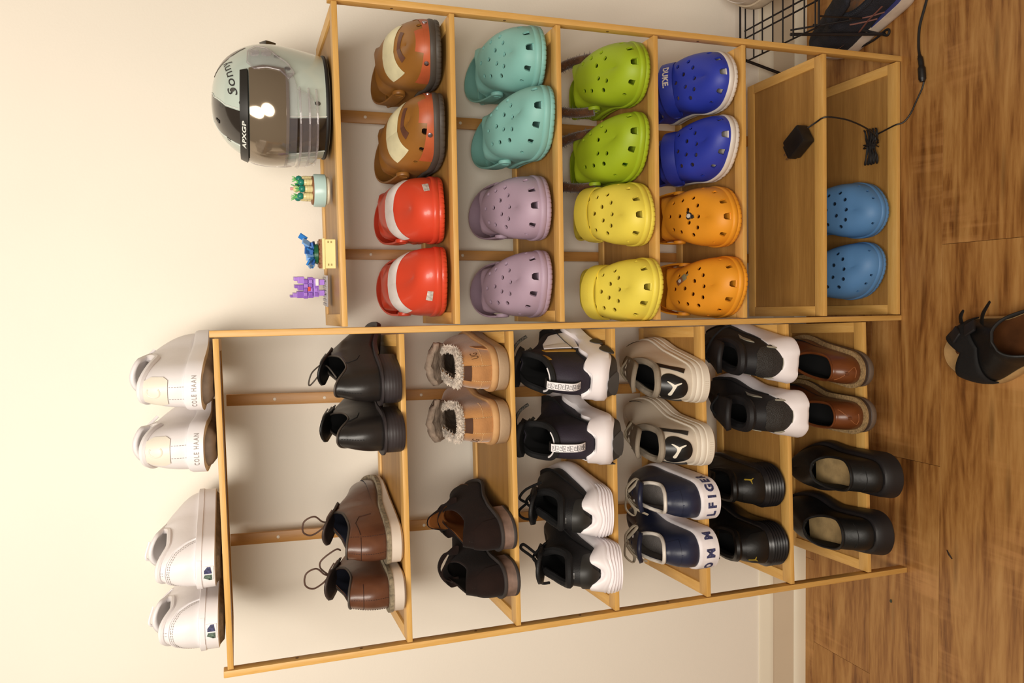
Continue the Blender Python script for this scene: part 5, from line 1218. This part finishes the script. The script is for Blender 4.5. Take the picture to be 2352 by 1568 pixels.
# ------------------------------------------------------------------ wire rack beyond the bamboo rack
wr = empty('wire_rack', U(.86, .15, 0), 0, 'low black wire rack standing beyond the bamboo rack, against the wall', 'wire rack')
O = U(.86, .15, 0); mk = mat('black_wire', '19171a', .4, None, .1, 30)
def rod(name, a, b, r): return MB().tube([U(*a)-O, U(*b)-O], r, 8).obj(name, mk, wr)
for i, y in enumerate((.305, .282, .246, .210, .168, .129, .090, .050, .012)): rod('wire', (.678, y, .25), (1.10, y, .25), .0024 if i == 0 else .0017)
for x in (.678, 1.10): rod('edge_wire', (x, .306, .2465), (x, .0, .2465), .002)
for x in (.745, .765, .90): rod('cross_wire', (x, .306, .235), (x, .0, .235), .002)
rod('edge_wire', (.678, .0, .25), (1.10, .0, .25), .0024)
for x, sx in ((.690, -1), (1.09, 1)):
    rod('leg', (x, .30, .252), (x-.055*(1 if sx < 0 else -1), .305, .004), .0036); rod('leg', (x, .10, .250), (x+.010*(1 if sx < 0 else -1), .056, .004), .0036)
rod('brace', (.70, .10, .25), (.72, .03, .10), .002); rod('brace', (.72, .03, .10), (.70, .0, .25), .002)

def simple_sneaker(name, X, Y, z, yaw, side, label, mu, mm, mo, mi, prof_h=.036, grp=None, dz=0):
    r = place(name, X, Y, z, yaw, label, 'shoe', grp, dz)
    if grp is None and 'group' in r: del r['group']
    sh = Shoe(L=.295, side=side, wid=wid(.042, .054), th=[(0, prof_h), (.5, prof_h*.85), (1, prof_h*.75)], zb=[(0, .006), (.1, 0), (.75, 0), (1, .014)], s0=.018, s1=.135, wo=.029, rim=[(0, .108), (.35, .095), (.7, .098), (1, .118)],
              ridge=[(0, .118), (.5, .085), (1, .064)], e=.052, inset=.004, kq=1.9, bul=.006)
    shell(sh, 'upper', [mu, mi], r, .005)
    def prof(a):
        zb = sh.zb(sh.sa(a)/sh.L); h = sh.th(sh.sa(a)/sh.L)
        return [(-.010, zb), (-.002, zb+.001), (.002, zb+.005), (.0030, zb+.4*h), (.001, zb+.75*h), (-.0005, zb+h), (-.006, zb+h+.001)]
    sole(sh, 'sole', [mm, mo], r, prof, 56, idx=lambda j: 1 if j < 2 else 0)
    collar(sh, 'collar', mu, r, .007, 40, -.003, .95); insole(sh, 'insole', mi, r, .05); tongue(sh, 'tongue', mu, r, .075, .028, .024, .008)
    return r, sh
r, sh = simple_sneaker('sneaker', .835, -.02, .252, -4, -1, 'worn white sneaker lying on the black wire rack', mat('worn_white', 'cfc0ae', .6, None, .08, 20), mat('worn_white_sole', 'c4b49c', .6, None, .12, 30), mat('tan_gum', '9c8464', .7), M_fluffw, dz=.0006)
fn = sh.wrap(.45); seam(sh, 'stitching', M_gray, r, [(-.06, .01), (-.10, .035), (-.14, .03), (-.18, .008)], fn, .0006)
mo = mat('orange_brown_edge', '6e4238', .7); mnv = mat('dark_navy_mesh', '20222c', .75, ('voro', 500, .6), .25, 30)
r, sh = simple_sneaker('running_shoe', .800, -.050, 0, 15, -1, 'dark navy running shoe with white and blue sole on the floor under the wire rack', mnv, mat('off_white_midsole', 'cbb9a8', .55), mat('rust_outsole', 'b0603a', .6), mat('grey_orange_lining', '8a7462', .8, None, .5, 60, c2='b87a48'), .034)
fn = sh.wrap(.45); fs = sh.wrap(sole=.0034)
bl_ = mat('violet_blue_panel', '37407e', .5)
patch('blue_panel', [[(-.02, .002), (-.10, .002), (-.16, .000), (-.10, .012), (-.03, .014)]], fn, .0006, .0012, bl_, r, .008)
for pts in ([(-.09, .012), (-.115, .040), (-.135, .066)], [(-.112, .012), (-.132, .036), (-.150, .055)], [(-.075, .030), (-.12, .028), (-.17, .018)]):
    seam(sh, 'side_stripe', mo, r, pts, fn, .0022)
loc = Vector(r.location); iv = Matrix.Rotation(-r.rotation_euler[2], 4, 'Z')
def rl(L_): return [iv@(U(*p)-loc) for p in L_]
lace('lace', cb, r, rl([(.76, .20, .10), (.735, .14, .085), (.715, .085, .05), (.700, .060, .012), (.694, .046, .006), (.702, .040, .006), (.708, .050, .006), (.696, .085, .008), (.690, .13, .012), (.690, .17, .010)]), .0026)

# ------------------------------------------------------------------ open toe mule in the foreground
r = place('mule', .008, -.464, 0, 20, 'black strapped open toe mule with tan footbed lying alone on the floor', 'shoe', 'x'); del r['group']
sh = Shoe(L=.285, side=-1, wid=wid(.048, .064), th=[(0, .034), (1, .022)], zb=[(0, 0), (.8, 0), (1, .006)], s0=.0, s1=.125, wo=.040, nO=2.4, rim=[(0, .040), (.5, .046), (.8, .075), (1, .088)],
          ridge=[(0, .088), (.4, .072), (1, .052)], e=.05, inset=.003, kq=2.0, bul=.0)
tanf = mat('cream_tan_footbed', 'b08c5c', .55, None, .15, 25); dkf = mat('worn_brown_footbed', '5a3418', .5, None, .2, 20)
V, Fc, _ = sh.grid(40, 14, .02, .80); V, Fc, _ = weld(V, Fc); o = build('upper', V, Fc, [M_blk, mat('dark_brown_lining', '2b2420')], r); so = o.modifiers.new('s', 'SOLIDIFY'); so.thickness = .003; so.offset = -1; so.material_offset = 1
sole(sh, 'sole', tanf, r, lambda a: [(-.006, sh.zb(sh.sa(a)/sh.L)), (0, sh.zb(sh.sa(a)/sh.L)+.002), (.0015, sh.zb(sh.sa(a)/sh.L)+.010), (.0015, sh.zb(sh.sa(a)/sh.L)+sh.th(sh.sa(a)/sh.L)-.004), (-.002, sh.zb(sh.sa(a)/sh.L)+sh.th(sh.sa(a)/sh.L))], 50)
insole(sh, 'footbed', dkf, r, lambda u: sh.th(u)+.002, .008, .86)
for x, y in ((-.016, .255), (.008, .262), (.027, .254)): o = MB().lathe([(.0085, .0), (.006, .001), (0, .0012)], 14).obj('toe_print', dkf, r); o.location = (sh.c(y)+x, y-.006, sh.zb(.9)+sh.th(.9)-.001); o.scale = (1, 1.5, 1)
def sp_(a, t, off): p, n = sh.PN(abs(a), 1 if a > 0 else -1, t); return p+n*off
V = []; n, k = 40, 6
for i in range(n+1):
    f_ = i/n*2-1; t = 1-abs(f_); sd = 1 if f_ > 0 else -1
    for j in range(k+1):
        a = .70+.11*(j/k-.5)*2*.9; V.append(sh.P(a, sd, min(1, t*1.02))+sh.PN(a, sd, min(.97, t))[1]*.003)
Fc = [(i*(k+1)+j, i*(k+1)+j+1, (i+1)*(k+1)+j+1, (i+1)*(k+1)+j) for i in range(n) for j in range(k)]
o = build('strap', V, Fc, M_blkm, r); so = o.modifiers.new('s', 'SOLIDIFY'); so.thickness = .003; so.offset = 0
for a0, nm in ((.70, 'strap_keeper'), (.58, 'strap_keeper')):
    p, nn = sh.PN(a0, 1, .62); o = MB().box(-.012, .012, -.013, .013, 0, .006, .002).obj(nm, M_blks, r); o.location = p+nn*.003; o.rotation_euler = nn.to_track_quat('Z', 'Y').to_euler()
p, nn = sh.PN(.66, 1, .3)
MB().tube(bez([p+nn*.004, p+nn*.016+Vector((0, -.012, .004)), p+nn*.026+Vector((0, -.028, .004))], 6), lambda q: .007*(1-q*.7), 8, flat=.3).obj('strap_end', M_blk, r)
p, nn = sh.PN(.52, 1, .5)
MB().tube(bez([p+nn*.004, p+nn*.018+Vector((0, -.02, .008)), p+nn*.034+Vector((0, -.05, .012))], 6), lambda q: .006*(1-q*.6), 8, flat=.3).obj('strap_end', M_blk, r)
collar(sh, 'topline', M_blk, r, .003, 50, 0, 1.)

# ------------------------------------------------------------------ small things on the floor
tag(build('dry_leaf_bit', *(lambda m_: (m_.v, m_.f))(MB().tube(bez([U(-.535, -.140, .002), U(-.543, -.147, .0035), U(-.552, -.154, .0015)], 5), lambda q: .0016*(1.1-abs(q-.5)), 6)), mat('dry_dark', '2c1a10', .8), smooth=True), 'thin dark dry stalk on the floor boards', 'debris')
tag(MB().lathe([(0, .0004), (.004, .0006), (.0034, .0022), (0, .003)], 10, cx=-.713*K, cy=.027*K, sy=.7).obj('pebble', mat('grey_green_grit', '3f4433', .8)), 'tiny grey green pebble on the floor boards', 'debris')
